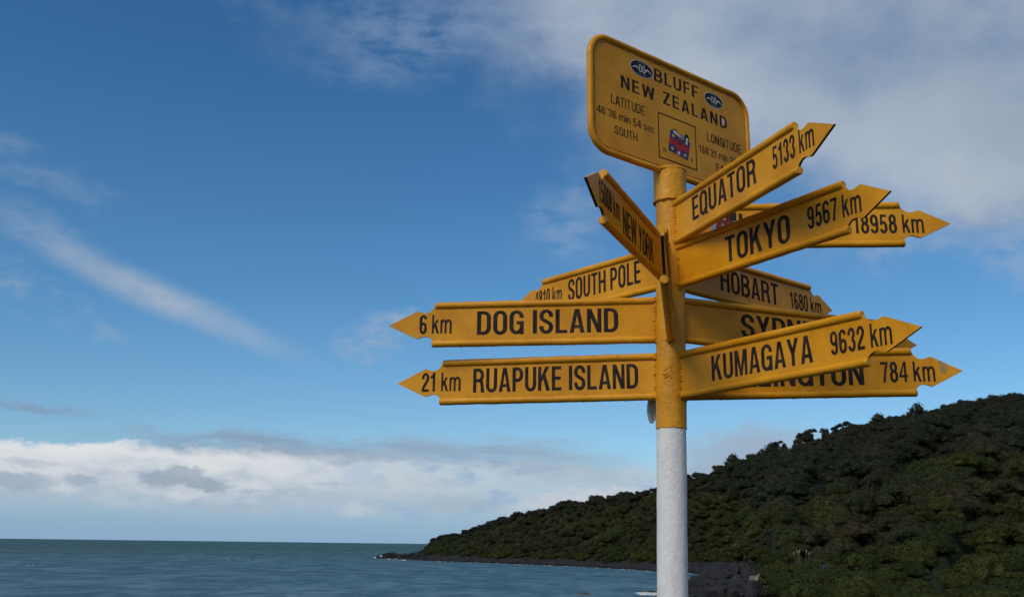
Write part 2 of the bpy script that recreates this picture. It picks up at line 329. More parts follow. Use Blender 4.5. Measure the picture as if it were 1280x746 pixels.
# ---------------------------------------------------------------- lettering: a condensed grotesque drawn as strokes
SW=.158; SH=.132
WG=1.0
def arc(cx,cy,rx,ry,a0,a1,n=None):
    n=n or max(3,int(abs(a1-a0)/11)); return [(cx+rx*math.cos(R(a0+(a1-a0)*i/n)),cy+ry*math.sin(R(a0+(a1-a0)*i/n))) for i in range(n+1)]
def stroke(pts,closed=False,sw=None,sh=None):
    sw=SW*WG if sw is None else sw*WG; sh=SH*WG if sh is None else sh*WG
    m=len(pts); L=[];Rr=[]
    for i,p in enumerate(pts):
        if closed: a,b=pts[i-1],pts[(i+1)%m]
        else: a,b=pts[max(i-1,0)],pts[min(i+1,m-1)]
        tx,ty=b[0]-a[0],b[1]-a[1]; l=math.hypot(tx,ty) or 1; tx/=l;ty/=l
        w=.5*math.sqrt((sw*ty)**2+(sh*tx)**2)
        L.append((p[0]-ty*w,p[1]+tx*w)); Rr.append((p[0]+ty*w,p[1]-tx*w))
    q=[(L[i],L[i+1],Rr[i+1],Rr[i]) for i in range(m-1)]
    if closed: q.append((L[-1],L[0],Rr[0],Rr[-1]))
    return q
def rc(x0,y0,x1,y1): return [((x0,y0),(x1,y0),(x1,y1),(x0,y1))]
def oval(x0,x1,y0,y1,cr,sw=None,sh=None):
    sw=SW; sh=SH
    cx=(x0+x1)/2; rx=(x1-x0-sw)/2; ry=cr-sh/2
    return stroke(arc(cx,y1-cr,rx,ry,0,180)+arc(cx,y0+cr,rx,ry,180,360),True,sw,sh)
s_,h_=SW,SH; x_=SW/2; t_=SH/2
LW=.128; LH=.112     # lower-case stems
GL={
'A':(.56,lambda:[((0,0),(.158,0),(.318,1),(.19,1)),((.402,0),(.56,0),(.37,1),(.242,1)),((.11,.20),(.45,.20),(.43,.325),(.13,.325))]),
'B':(.53,lambda:rc(0,0,s_,1)+stroke([(s_,1-t_),(.27,1-t_)]+arc(.28,.74,.155,.26-t_,90,-90)+[(s_,.48+t_)])+stroke([(s_,.505),(.28,.505)]+arc(.29,.2855,.165,.2195,90,-90)+[(s_,t_)])),
'C':(.52,lambda:stroke([(.44,.66)]+arc(.26,.72,.181,.28-t_,0,180)+arc(.26,.28,.181,.28-t_,180,360)+[(.44,.36)])),
'D':(.53,lambda:rc(0,0,s_,1)+stroke([(s_,1-t_),(.25,1-t_)]+arc(.25,.70,.201,.30-t_,90,0)+arc(.25,.30,.201,.30-t_,0,-90)+[(s_,t_)])),
'E':(.45,lambda:rc(0,0,s_,1)+rc(s_,0,.45,h_)+rc(s_,.44,.42,.44+h_)+rc(s_,1-h_,.44,1)),
'F':(.43,lambda:rc(0,0,s_,1)+rc(s_,.43,.39,.43+h_)+rc(s_,1-h_,.43,1)),
'G':(.54,lambda:stroke([(.46,.68)]+arc(.27,.72,.19,.28-t_,0,180)+arc(.27,.28,.19,.28-t_,180,340))+rc(.27,.42,.39,.42+.12)+rc(.39,0,.54,.54)),
'H':(.54,lambda:rc(0,0,s_,1)+rc(.54-s_,0,.54,1)+rc(s_,.435,.54-s_,.435+h_)),
'I':(SW,lambda:rc(0,0,s_,1)),
'K':(.56,lambda:rc(0,0,s_,1)+[((s_,.34),(.53,1),(.345,1),(s_,.61)),((.235,.50),(.385,0),(.565,0),(.345,.70))]),
'L':(.44,lambda:rc(0,0,s_,1)+rc(s_,0,.44,h_)),
'M':(.66,lambda:rc(0,0,.145,1)+rc(.515,0,.66,1)+[((.05,1),(.20,1),(.385,0),(.275,0)),((.61,1),(.46,1),(.275,0),(.385,0))]),
'N':(.54,lambda:rc(0,0,.148,1)+rc(.392,0,.54,1)+[((0,1),(.165,1),(.54,0),(.375,0))]),
'O':(.53,lambda:oval(0,.53,-.012,1.012,.29)),
'P':(.51,lambda:rc(0,0,s_,1)+stroke([(s_,1-t_),(.26,1-t_)]+arc(.26,.70,.171,.30-t_,90,-90)+[(s_,.40+t_)])),
'Q':(.53,lambda:oval(0,.53,-.012,1.012,.29)+[((.27,.20),(.37,.25),(.58,-.02),(.47,-.07))]),
'R':(.54,lambda:rc(0,0,s_,1)+stroke([(s_,1-t_),(.27,1-t_)]+arc(.27,.715,.171,.285-t_,90,-90)+[(s_,.43+t_)])+[((.30,.48),(.47,.50),(.50,.30),(.355,.34)),((.355,.34),(.50,.32),(.545,0),(.385,0))]),
'S':(.52,lambda:stroke([(.44,.69)]+arc(.26,.735,.181,.275-t_,0,230)+arc(.26,.27,.181,.28-t_,50,-180)+[(.08,.31)])),
'T':(.48,lambda:rc(.16,0,.16+s_,1-h_)+rc(0,1-h_,.48,1)),
'U':(.53,lambda:stroke([(x_,1),(x_,.29)]+arc(.265,.27,.265-x_,.28-t_,180,360)+[(.53-x_,1)])),
'W':(.80,lambda:[((.13,0),(.27,0),(.15,1),(0,1)),((.13,0),(.27,0),(.465,1),(.335,1)),((.53,0),(.67,0),(.465,1),(.335,1)),((.53,0),(.67,0),(.80,1),(.65,1))]),
'Y':(.54,lambda:rc(.191,0,.191+s_,.42)+[((.191,.42),(.349,.42),(.16,1),(-.01,1)),((.191,.42),(.349,.42),(.55,1),(.38,1))]),
'Z':(.48,lambda:rc(0,1-h_,.47,1)+rc(0,0,.48,h_)+[((0,h_),(.17,h_),(.47,1-h_),(.30,1-h_))]),
'0':(.48,lambda:oval(0,.48,-.01,1.01,.27)),
'1':(.40,lambda:rc(.17,0,.17+s_,1)+[((.0,.70),(.17,.70),(.17,.95),(.12,.85),(.0,.80))]),
'2':(.48,lambda:stroke([(x_,.66)]+arc(.24,.73,.24-x_,.27-t_,170,-40)+[(.22,.38),(.10,.20),(.09,.10)])+rc(.01,0,.47,h_)),
'3':(.48,lambda:stroke([(x_,.70)]+arc(.235,.745,.235-x_,.265-t_,170,-85))+stroke(arc(.235,.275,.245-x_,.285-t_,85,-172))),
'4':(.50,lambda:rc(.29,0,.29+.145,1)+rc(0,.22,.29,.22+.125)+rc(.435,.22,.51,.345)+[((0,.345),(.13,.345),(.29,.82),(.29,1))]),
'5':(.48,lambda:rc(.07,1-h_,.45,1)+[((.03,.44),(.165,.44),(.20,1-h_),(.07,1-h_))]+stroke(arc(.235,.32,.245-x_,.33-t_,140,-158))),
'6':(.48,lambda:oval(0,.48,-.01,.61,.27)+stroke([(x_,.30),(x_,.66)]+arc(.24,.74,.24-x_,.27-t_,180,10))),
'7':(.46,lambda:rc(0,1-h_,.46,1)+[((.30,1-h_),(.46,1-h_),(.34,.5),(.20,.5)),((.20,.5),(.34,.5),(.26,0),(.10,0))]),
'8':(.49,lambda:oval(.02,.47,.48,1.01,.25)+oval(0,.49,-.01,.59,.27)),
'9':(.48,lambda:oval(0,.48,.39,1.01,.27)+stroke([(.48-x_,.70),(.48-x_,.34)]+arc(.24,.26,.24-x_,.27-t_,0,-170))),
'k':(.47,lambda:rc(0,0,LW,1)+[((LW,.25),(.44,.73),(.29,.73),(LW,.50)),((.18,.36),(.32,0),(.475,0),(.285,.50))]),
'm':(.74,lambda:rc(0,0,LW,.73)+stroke([(LW-.03,.50)]+arc(.215,.54,.13,.20-LH/2+.005,165,0)+[(.37-LW/2+.04,0)],sw=LW,sh=LH)+stroke([(.36,.50)]+arc(.52,.54,.155,.20-LH/2+.005,165,0)+[(.675,0)],sw=LW,sh=LH)),
'n':(.45,lambda:rc(0,0,LW,.73)+stroke([(LW-.03,.50)]+arc(.235,.54,.15,.20-LH/2+.005,165,0)+[(.385,0)],sw=LW,sh=LH)),
'i':(LW,lambda:rc(0,0,LW,.73)+rc(0,.86,LW,1)),
's':(.41,lambda:stroke([(.34,.53)]+arc(.205,.55,.14,.195-LH/2,0,220)+arc(.205,.19,.14,.20-LH/2,45,-175),sw=LW,sh=LH)),
'e':(.45,lambda:stroke([(.07,.37),(.38,.37),(.385,.5)]+arc(.225,.52,.16,.22-LH/2,0,180)+arc(.225,.22,.16,.23-LH/2,180,340),sw=LW,sh=LH)),
'c':(.42,lambda:stroke([(.355,.50)]+arc(.22,.52,.155,.22-LH/2,0,180)+arc(.22,.22,.155,.23-LH/2,180,350),sw=LW,sh=LH)),
'\u00b0':(.20,lambda:stroke(arc(.10,.88,.062,.075,0,330,9),True,sw=.06,sh=.06)),
}
def words(mb,text,x0,x1,base,cap,frame,off=0.0,mi=0,track=.085,weight=1):
    """lay flat letters between x0 and x1 (reading direction) on a frame (origin, X, Z, normal)"""
    global WG,s_,h_
    WG=weight; s_,h_=SW*weight,SH*weight
    O,X,Z,Nn=frame; pen=0; items=[]
    for ch in text:
        if ch==' ': pen+=.26; continue
        w,fn=GL[ch]; items.append((pen,fn())); pen+=w+track
    tot=pen-track; sx=(x1-x0)/tot; WG=1.0; s_,h_=SW,SH
    for gi,(px,qs) in enumerate(items):
        for qi,q in enumerate(qs):
            e=off+.00004*(qi%40)
            area=sum(q[i][0]*q[(i+1)%len(q)][1]-q[(i+1)%len(q)][0]*q[i][1] for i in range(len(q)))
            pts=[O+X*(x0+(px+a)*sx)+Z*(base+b*cap)+Nn*e for a,b in q]
            if area<0: pts=pts[::-1]
            mb.add(pts,[tuple(range(len(pts)))],mi)
    return mb
def poly(mb,pts,frame,off,mi=0):
    O,X,Z,Nn=frame
    area=sum(pts[i][0]*pts[(i+1)%len(pts)][1]-pts[(i+1)%len(pts)][0]*pts[i][1] for i in range(len(pts)))
    if area<0: pts=pts[::-1]
    mb.add([O+X*a+Z*b+Nn*off for a,b in pts],[tuple(range(len(pts)))],mi)

# ---------------------------------------------------------------- the signpost (one thing; every arm a part)
PX,PY,LX,LY=.6133,3.6887,.02353,.00402; RP=.057
def axis(z): return Vector((PX+LX*z,PY+LY*z,z+EYE))      # z measured from the eye
base=axis(-EYE)
post=bpy.data.objects.new('signpost',None); col.objects.link(post); post.location=base
tag(post,'yellow and white steel signpost with thirteen yellow place signs above the sea','signpost')
def rel(v): return Vector(v)-base
rng=random.Random(4)
def pipe(z0,z1,r,m,name,label=None,seg=64,lump=.0012,seed=0,rag0=0,rag1=0):
    mb=MB(); n=40; vs=[];fs=[]
    for i in range(seg+1):
        for k in range(n):
            th=2*PI*k/n
            za=z0+rag0*noise.noise(Vector((math.cos(th)*3,math.sin(th)*3,seed))); zb=z1+rag1*noise.noise(Vector((math.cos(th)*3,math.sin(th)*3,seed+9)))
            z=za+(zb-za)*i/seg; c=rel(axis(z)); q=Vector((math.cos(th),math.sin(th),0))
            rr=r+lump*noise.noise(Vector((q.x*2.2,q.y*2.2,z*9+seed)))+lump*.6*noise.noise(Vector((q.x*7,q.y*7,z*30+seed)))
            vs.append(c+q*rr)
    for i in range(seg):
        for k in range(n): fs.append((i*n+k,i*n+(k+1)%n,(i+1)*n+(k+1)%n,(i+1)*n+k))
    mb.add(vs,fs,0,True); mb.add([vs[k] for k in range(n)],[tuple(range(n))[::-1]],0); mb.add([vs[seg*n+k] for k in range(n)],[tuple(range(n))],0)
    return mb.build(name,m,post,label)
pipe(-EYE,.443,RP,white,'pole_lower','white painted lower pipe',90,.0012,1,0,.004)
pu=pipe(.440,1.49,RP+.0016,ylump,'pole_upper','yellow painted upper pipe',90,.0022,2,.006,0)
cl=pipe(1.372,1.508,.0675,ylump,'collar','short yellow collar pipe under the name board',24,.003,3,.004,.004)
# weld rings and relief scars on the pipe
for zc,r,rad in ((1.37,.0640,.0055),(1.503,.064,.006),(.4425,.0585,.0018)):
    mb=MB(); mb.tube([rel(axis(zc+.003*noise.noise(Vector((math.cos(a)*4,math.sin(a)*4,zc)))))+Vector((math.cos(a),math.sin(a),0))*r for a in [2*PI*i/48 for i in range(48)]],rad,8,closed=True,wob=.004); mb.build('weld_ring',ylump,pu)
mb=MB()
for i in range(16):       # knobbly scar of old weld on the pipe below the arms
    a=R(-112+rng.uniform(-16,16)); zz=.655+rng.uniform(-.028,.028)
    mb.ball(rel(axis(zz))+Vector((math.cos(a),math.sin(a),0))*(RP+.001),(rng.uniform(.003,.008),.0035,rng.uniform(.0015,.003)),0,2,.5,3,i)
mb.build('weld_scar',ylump,pu); mb=MB()
for i in range(26):       # lumpy weld between the collar and the board
    t=i/25; x=-.068+.136*t; q=rel(axis(1.503-.010*t+.006*math.sin(t*PI)))+Vector((math.cos(R(37.7))*x,math.sin(R(37.7))*x,0))+Vector((.61,-.79,0))*(.012+.048*math.sin(t*PI))
    mb.ball(q,(rng.uniform(.006,.011),rng.uniform(.006,.011),rng.uniform(.005,.010)),0,2,.6,3,i+40)
mb.build('weld_scar',ylump,pu)

HS=.1893; RR=.0148; TH=.0046
NOTCH=[(0,.0825),(.008,.070),(.014,.062),(.021,.0555),(.029,.0510),(.038,.0490),(.048,.0495),(.058,.0525),(.066,.0555),(.074,.0572),(.080,.0560)]
def arm(az,zb,L,tilt,H,TL,read,label,texts,extras=None):
    """read=+1: text runs away from the post, -1: towards it. texts: (string, s0, s1, base, cap)"""
    az=R(az); D=Vector((math.cos(az),math.sin(az),tilt)); Z=Vector((0,0,1))
    O0=rel(axis(zb))+Vector((math.cos(az),math.sin(az),0))*RP
    lean=Vector((LX,LY,1))
    X=D*read; Nn=X.cross(Z).normalized(); hz=Vector((LX,LY,0))
    Z=Vector((0,0,1))
    fr=(O0,X,Z,Nn)
    P=lambda s,z,n=0: O0+D*s+Z*z+Nn*n
    # plate outline (s,z)
    sc=TL/.1946; top=[(L+a*sc,H/2+b) for a,b in NOTCH]; bot=[(L+a*sc,H/2-b) for a,b in NOTCH]
    out=[(-.012,RR)]+[(L-.004,RR)]+bot+[(L+TL-.003,H/2-.0015),(L+TL,H/2),(L+TL-.003,H/2+.0015)]+top[::-1]+[(L-.004,H-RR),(-.012,H-RR)]
    n=len(out); mb=MB(); mb.add([P(s,z,TH) for s,z in out],[tuple(range(n)) if read>0 else tuple(range(n))[::-1]],0)
    mb.add([P(s,z,-TH) for s,z in out],[tuple(range(n))[::-1] if read>0 else tuple(range(n))],0)
    for i in range(n):
        a,b=out[i],out[(i+1)%n]; f=(0,1,2,3) if read>0 else (3,2,1,0)
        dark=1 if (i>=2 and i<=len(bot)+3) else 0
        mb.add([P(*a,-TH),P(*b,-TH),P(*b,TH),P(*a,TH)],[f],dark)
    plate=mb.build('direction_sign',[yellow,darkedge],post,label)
    plate['kind_of_part']='arm' if False else None
    del plate['kind_of_part']
    for zc,tag_ in ((RR,0),(H-RR,1)):
        mb=MB(); m=60; sd=rng.random()*50
        ext=.002 if tag_ else .012
        ss=[-.004]+[i/m*(L+ext-.004) for i in range(1,m)]+[L+ext-.003,L+ext]
        pts=[P(q,zc+.0009*noise.noise(Vector((q*9,sd,0)))) for q in ss]
        mb.tube(pts,[RR*(1+.05*noise.noise(Vector((q*22,sd,3)))) for q in ss[:-1]]+[RR*.78],18,wob=.0008)
        for k in range(rng.randint(4,8)):      # hanging paint drips
            q=rng.uniform(.03,L); mb.ball(P(q,zc-RR*.92),(rng.uniform(.003,.007),.003,rng.uniform(.0015,.0035)),0,1)
        mb.build('edge_rod',yellow,plate)
        # weld line where the rod meets the plate face
        mb=MB(); ss=[i/140*(L-.01) for i in range(141)]
        zz=zc+(RR*.86 if not tag_ else -RR*.86)
        keep=[]
        for s in ss: keep.append(P(s,zz+.0012*noise.noise(Vector((s*60,sd,7))),TH+.0006))
        mb.tube(keep,[.0016+.0018*max(0,noise.noise(Vector((s*85,sd,1)))) for s in ss],6)
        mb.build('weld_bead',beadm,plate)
    # knobbly weld against the pipe
    mb=MB()
    for i in range(34):
        z=RR+(H-2*RR)*i/33
        mb.ball(P(rng.uniform(-.003,.004),z,TH*rng.uniform(.6,1.3)),(rng.uniform(.0045,.0085),rng.uniform(.004,.007),rng.uniform(.0028,.005)),0,1,.6,3,i)
    for z in (RR,H-RR):
        for k in range(10): 
            a=rng.uniform(0,2*PI); mb.ball(P(rng.uniform(-.004,.003),z+RR*1.02*math.sin(a),RR*1.02*math.cos(a)),rng.uniform(.004,.0065),0,1,.6,3,k)
    mb.build('pipe_weld',ylump,plate)
    for t,s0,s1,b,c in texts:
        mb=MB(); a,bb=(s0,s1) if read>0 else (-s1,-s0)
        words(mb,t,a,bb,b,c,fr,TH+.0004); mb.build('lettering',black,plate)
    if extras: extras(fr,plate)
    return plate
NB,NC=.0485,.0985; DB,DC=.0575,.0785
arm(172.37,.7800,.8966,-.0047,.1893,.1946,-1,'long arrow reading 6 km DOG ISLAND',[('DOG ISLAND',.149,.7225,NB,NC),('6 km',.828,.962,DB,DC)])
arm(168.12,.5533,.8686,-.0060,.1880,.1953,-1,'lowest left arrow reading 21 km RUAPUKE ISLAND',[('RUAPUKE ISLAND',.069,.740,NB,NC),('21 km',.793,.958,DB,DC)])
arm(-70.91,1.1699,.8019,-.0031,.1904,.1981,1,'topmost arrow reading EQUATOR 5133 km',[('EQUATOR',.137,.577,.0575,.096),('5133 km',.676,.902,.066,.081)])
arm(-59.18,.9895,.8212,-.0027,.1882,.1791,1,'arrow reading TOKYO 9567 km under the EQUATOR arrow',[('TOKYO',.268,.588,.040,.101),('9567 km',.668,.890,.0595,.079)])
def lon_x(fr,pl):
    mb=MB(); poly(mb,[(.108,.060),(.212,.060),(.212,.150),(.108,.150)],fr,TH+.0005,0)
    poly(mb,[(.125,.066),(.205,.078),(.197,.138),(.165,.147),(.135,.125)],fr,TH+.0008,1)
    for k in range(18): 
        a,b=.115+rng.random()*.09,.066+rng.random()*.075; w=.004+rng.random()*.006
        poly(mb,[(a,b),(a+w,b+.002),(a+w*.6,b+w),(a-.001,b+w*.7)],fr,TH+.0010+.00003*k,[2,3,0,4][k%4])
    for q in stroke(arc(.162,.128,.0065,.0065,0,330,10),True,.003,.003): poly(mb,list(q),fr,TH+.0019,2)
    poly(mb,[(.186,.120),(.212,.118),(.212,.150),(.186,.150)],fr,TH+.0021,4); mb.build('sticker',[stk_grey,stk_maroon,stk_white,stk_navy,stk_navy],pl)
arm(-5.12,1.1697,.8559,-.0059,.1902,.1952,1,'arrow reading LONDON 18958 km behind the TOKYO arrow',[('LONDON',.222,.575,NB,NC),('18958 km',.672,.946,DB,DC)],lon_x)
arm(-113.01,.9957,.8290,-.0085,.1908,.1866,-1,'arrow reading 15008 km NEW YORK pointing at the viewer',[('NEW YORK',.221,.627,.030,.100),('15008 km',.670,.895,.062,.076)])
arm(18.50,.7833,.9519,-.0128,.1895,.1921,1,'half hidden arrow reading SYDNEY',[('SYDNEY',.264,.690,NB,NC),('2000 km',.745,.985,DB,DC)])
arm(39.14,1.0020,.9164,.0046,.1898,.1809,1,'arrow reading HOBART 1680 km pointing away',[('HOBART',.257,.665,NB,NC),('1680 km',.753,1.0,DB-.003,DC)])
arm(131.03,1.0062,.6897,-.0028,.1897,.1957,-1,'arrow reading 4810 km SOUTH POLE pointing away',[('SOUTH POLE',.095,.524,NB+.004,NC),('4810 km',.565,.745,DB+.002,DC)])
arm(-53.36,.5504,.8008,.0177,.1868,.2017,1,'lowest front arrow reading KUMAGAYA 9632 km',[('KUMAGAYA',.159,.607,.0465,.0955),('9632 km',.678,.903,DB,DC)])
def wel_x(fr,pl):
    mb=MB(); poly(mb,[(.955,.090),(.975,.084),(.985,.112),(.963,.134),(.951,.134)],fr,TH+.0005,0); mb.build('worn_patch',stk_brown,pl)
arm(-6.98,.5509,.8525,.0122,.1886,.1854,1,'lowest right arrow reading WELLINGTON 784 km',[('WELLINGTON',.075,.674,NB-.001,NC),('784 km',.737,.935,DB-.001,DC)],wel_x)
arm(-100.50,.7705,.8579,.0001,.1892,.1913,-1,'narrow edge-on arrow pointing straight at the viewer',[])

# small galvanised bracket hanging behind the lowest arms
mb=MB(); q=rel(axis(0)); Y0=PY+.075
pts=[(.551,.575),(.5455,.545),(.5445,.520),(.549,.492),(.557,.475),(.568,.474),(.578,.490),(.582,.575)]
vs=[Vector((a,Y0,b+EYE))-base for a,b in pts]+[Vector((a,Y0+.03,b+EYE))-base for a,b in pts]; n=len(pts)
mb.add(vs,[tuple(range(n)),tuple(range(n,2*n))[::-1]]+[(i,i+n,(i+1)%n+n,(i+1)%n) for i in range(n)],0)
mb.tube([Vector((.556,Y0-.004,.57+EYE))-base,Vector((.553,Y0-.004,.52+EYE))-base,Vector((.560,Y0-.004,.487+EYE))-base],.0028,8)
mb.build('bracket',galv,post,'small grey metal bracket behind the pipe')

# name board on top
BAZ=R(37.68); BX=Vector((math.cos(BAZ),math.sin(BAZ),0)); BN=BX.cross(Vector((0,0,1))); BO=rel(axis(0))
def bz(x,z): return BO+Vector((LX*z,LY*z,0))*1.0+BX*x+Vector((0,0,z))
class BF: pass
BOx=BO+Vector((LX*1.7,LY*1.7,0)); bfr=(BOx,BX,Vector((0,0,1)),BN)
x0,x1,z0,z1=-.463,.528,1.4844,2.0061; rr=.0135
def rrect(x0,x1,z0,z1,r,n=10):
    o=[]
    for cx,cz,a in ((x1-r,z1-r,0),(x0+r,z1-r,90),(x0+r,z0+r,180),(x1-r,z0+r,270)): o+=arc(cx,cz,r,r,a,a+90,n)
    return o
O_=rrect(x0+rr,x1-rr,z0+rr,z1-rr,.095)
mb=MB(); n=len(O_); P=lambda a,b,c: BOx+BX*a+Vector((0,0,b))+BN*c
mb.add([P(a,b,.004) for a,b in O_],[tuple(range(n))],0); mb.add([P(a,b,-.004) for a,b in O_],[tuple(range(n))[::-1]],0)
for i in range(n): mb.add([P(*O_[i],-.004),P(*O_[(i+1)%n],-.004),P(*O_[(i+1)%n],.004),P(*O_[i],.004)],[(0,1,2,3)],0)
board=mb.build('name_board',yellow,post,'large rounded yellow name board reading BLUFF NEW ZEALAND')
dense=[]
for i in range(n):
    a,b=Vector(O_[i]),Vector(O_[(i+1)%n]); m=max(1,int((b-a).length/.02))
    for k in range(m): dense.append(a.lerp(b,k/m))
mb=MB(); mb.tube([P(a.x,a.y,.0012*noise.noise(Vector((a.x*8,a.y*8,1)))) for a in dense],rr,14,closed=True,up=BN,wob=.0012); mb.build('edge_rod',yellow,board)
inn=rrect(x0+.031,x1-.031,z0+.031,z1-.031,.080); den=[]
for i in range(len(inn)):
    a,b=Vector(inn[i]),Vector(inn[(i+1)%len(inn)]); m=max(1,int((b-a).length/.008))
    for k in range(m): den.append(a.lerp(b,k/m))
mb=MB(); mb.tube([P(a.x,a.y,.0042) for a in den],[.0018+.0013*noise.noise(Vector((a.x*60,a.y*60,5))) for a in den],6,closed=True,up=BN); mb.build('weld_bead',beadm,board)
mb=MB(); e=.0044
words(mb,'BLUFF',-.089,.186,1.893,.058,bfr,e,track=.14,weight=.9)
words(mb,'NEW',-.285,-.090,1.7985,.057,bfr,e,track=.16,weight=.9); words(mb,'ZEALAND',-.038,.371,1.8035,.057,bfr,e,track=.17,weight=.9)
for w in (('LATITUDE',-.341,-.150,1.7125,.042),('46\u00b036 min 54 sec',-.419,-.097,1.6495,.034),('SOUTH',-.325,-.197,1.585,.0365),('LONGITUDE',.235,.462,1.7095,.043),('168\u00b021 min 26 sec',.177,.497,1.6445,.034),('EAST',.287,.398,1.5865,.034)):
    words(mb,*w,bfr,e,weight=.72)
mb.build('lettering',black,board)
mb=MB(); a,b,c,d_=-.0735,.1610,1.551,1.7560; w=.0055
for q in (rc(a,c,b,c+w)+rc(a,d_-w,b,d_)+rc(a,c+w,a+w,d_-w)+rc(b-w,c+w,b,d_-w)): poly(mb,list(q),bfr,.0044)
mb.build('picture_frame',black,board)
def ell(cx,cy,rx,ry,n=36): return arc(cx,cy,rx,ry,0,360-360/n,n-1)
for cx,cy,sx in ((-.162,1.920,1.0),(.288,1.9185,.93)):
    mb=MB(); poly(mb,ell(cx,cy,.068*sx,.0375*sx),bfr,.0046,1); poly(mb,ell(cx,cy,.0645*sx,.0345*sx),bfr,.0049,0)
    for m_ in (-1,1):     # a long wing sweeping out from the letters on each side
        W=[(.020,-.004),(.024,.004),(.032,.009),(.040,.006),(.050,-.002),(.060,-.009),(.052,-.008),(.043,-.002),(.034,.001),(.027,-.002),(.023,-.010)]
        poly(mb,[(cx+a*sx,cy+b*sx) if m_>0 else (cx-a*sx,cy+(b*.8-.001)*sx) for a,b in W],bfr,.0052,1)
    words(mb,'OG',cx-.0185*sx,cx+.0185*sx,cy-.018*sx,.036*sx,bfr,.0054,1,track=.10,weight=.85)
    for q in stroke(arc(cx,cy,.052*sx,.0275*sx,60,120),False,.0022,.0022)+stroke(arc(cx,cy,.052*sx,.0275*sx,240,300),False,.0022,.0022): poly(mb,list(q),bfr,.0051,2)
    mb.build('oval_sticker',[stk_navy,stk_white,stk_grey],board,'dark oval sticker with OG between two white wings')
mb=MB(); ca,sa=math.cos(R(-8)),math.sin(R(-8))
def T2(pts): return [(.053+a*ca-b*sa,1.637+a*sa+b*ca) for a,b in pts]
def PP(pts,mi,off): poly(mb,T2(pts),bfr,off,mi)
PP([(-.062,-.046),(.058,-.046),(.064,.040),(-.060,.044)],0,.0046)
PP([(-.060,.040),(-.058,.056),(-.048,.050),(-.030,.043)],0,.0047)
PP([(-.061,-.012),(.061,-.012),(.062,.014),(-.061,.016)],1,.0049); PP([(-.014,-.046),(.012,-.046),(.014,.040),(-.012,.042)],1,.0050)
for a,b in ((-.04,.030),(.04,.028),(-.04,-.030),(.038,-.030)): PP(ell(a,b,.009,.0075,9),2,.0052)
PP(ell(0,.016,.011,.013,9),6,.0053); PP(ell(-.001,-.036,.008,.008,8),5,.0053)
words_fr=(BOx+BX*.053+Vector((0,0,1.637)),(BX*ca+Vector((0,0,1))*sa),(Vector((0,0,1))*ca-BX*sa),BN)
PP([(-.045,.060),(-.030,.068),(-.016,.060),(-.018,.044),(-.046,.042)],4,.0048); PP([(-.044,.044),(-.036,.062),(-.012,.050),(.004,.046),(0,.040)],5,.0051)
PP([(.024,.040),(.030,.068),(.046,.072),(.054,.060),(.052,.010),(.042,.012)],4,.0048); PP([(.036,.052),(.048,.056),(.048,.020),(.040,.022)],5,.0054)
PP([(-.010,.040),(.004,.056),(.024,.052),(.030,.036),(.010,.036)],3,.00505)
mb.build('shield_sticker',[stk_blue,stk_red,stk_gold,stk_grey,stk_navy,stk_white,stk_maroon],board,'blue and red shield sticker inside a square black frame')
for w in (('N',-.045,-.038,1.5865,.016),('Z',-.034,-.027,1.584,.016),('O',.123,.131,1.583,.018)): mb=MB(); words(mb,*w,bfr,.0045); mb.build('small_letter',black,board)
#mb=MB(); words(mb,'N',-.045,-.038,1.5865,.016,bfr,.0045); words(mb,'Z',-.034,-.027,1.584,.016,bfr,.0045); words(mb,'O',.123,.131,1.583,.018,bfr,.0045); mb.build('small_lettering',black,board)
mb=MB(); poly(mb,ell(.349,1.832,.008,.013,9),bfr,.0052); mb.build('paint_chip',stk_white,board)

# plinth under the post
mb=MB(); n=32; prof=[(.0,.0),(.42,.0),(.42,.10),(.40,.12),(.0,.12)]
for (r0,a),(r1,b) in zip(prof,prof[1:]):
    for k in range(n):
        t0,t1=2*PI*k/n,2*PI*(k+1)/n
        mb.add([(r0*math.cos(t0),r0*math.sin(t0),a),(r1*math.cos(t0),r1*math.sin(t0),b),(r1*math.cos(t1),r1*math.sin(t1),b),(r0*math.cos(t1),r0*math.sin(t1),a)],[(0,3,2,1)],0)
mb.build('plinth',concrete,post)
#LAND
# ---------------------------------------------------------------- land and sea
SEA=EYE-8.0; cp,sp=math.cos(PITCH),math.sin(PITCH); crl,srl=math.cos(ROLL),math.sin(ROLL)
def ray(u,v):
    a,b=(u-640)/1189.15,(v-373)/1189.15
    x=a*crl+b*srl; y=-a*srl+b*crl
    return Vector((x,cp+y*sp,sp-y*cp))
def hdir(u):            # bearing (radians) of the horizon point in that column
    d=ray(u,672.3+.01264*u); return math.atan2(d.x,d.y)
def dist(u,v,z):        # horizontal distance of the point of height z seen there
    d=ray(u,v); return (z-EYE)/d.z*math.hypot(d.x,d.y)
def hgt(u,v,dd):        # height of the point seen there at that distance
    d=ray(u,v); return EYE+dd*d.z/math.hypot(d.x,d.y)
def table(rows): 
    rows=sorted(rows)
    def f(x):
        if x<=rows[0][0]: return rows[0][1]
        for (a,p),(b,q) in zip(rows,rows[1:]):
            if x<=b: return p+(q-p)*(x-a)/(b-a)
        return rows[-1][1]
    return f
SHORE=table([(hdir(u),dist(u,v,SEA)) for u,v in ((472,697.2),(500,698.6),(530,700.2),(560,701.3),(600,702.5),(626,703.6),(680,706),(729,708),(820,713.5),(870,716.5),(887,718),(905,720))])
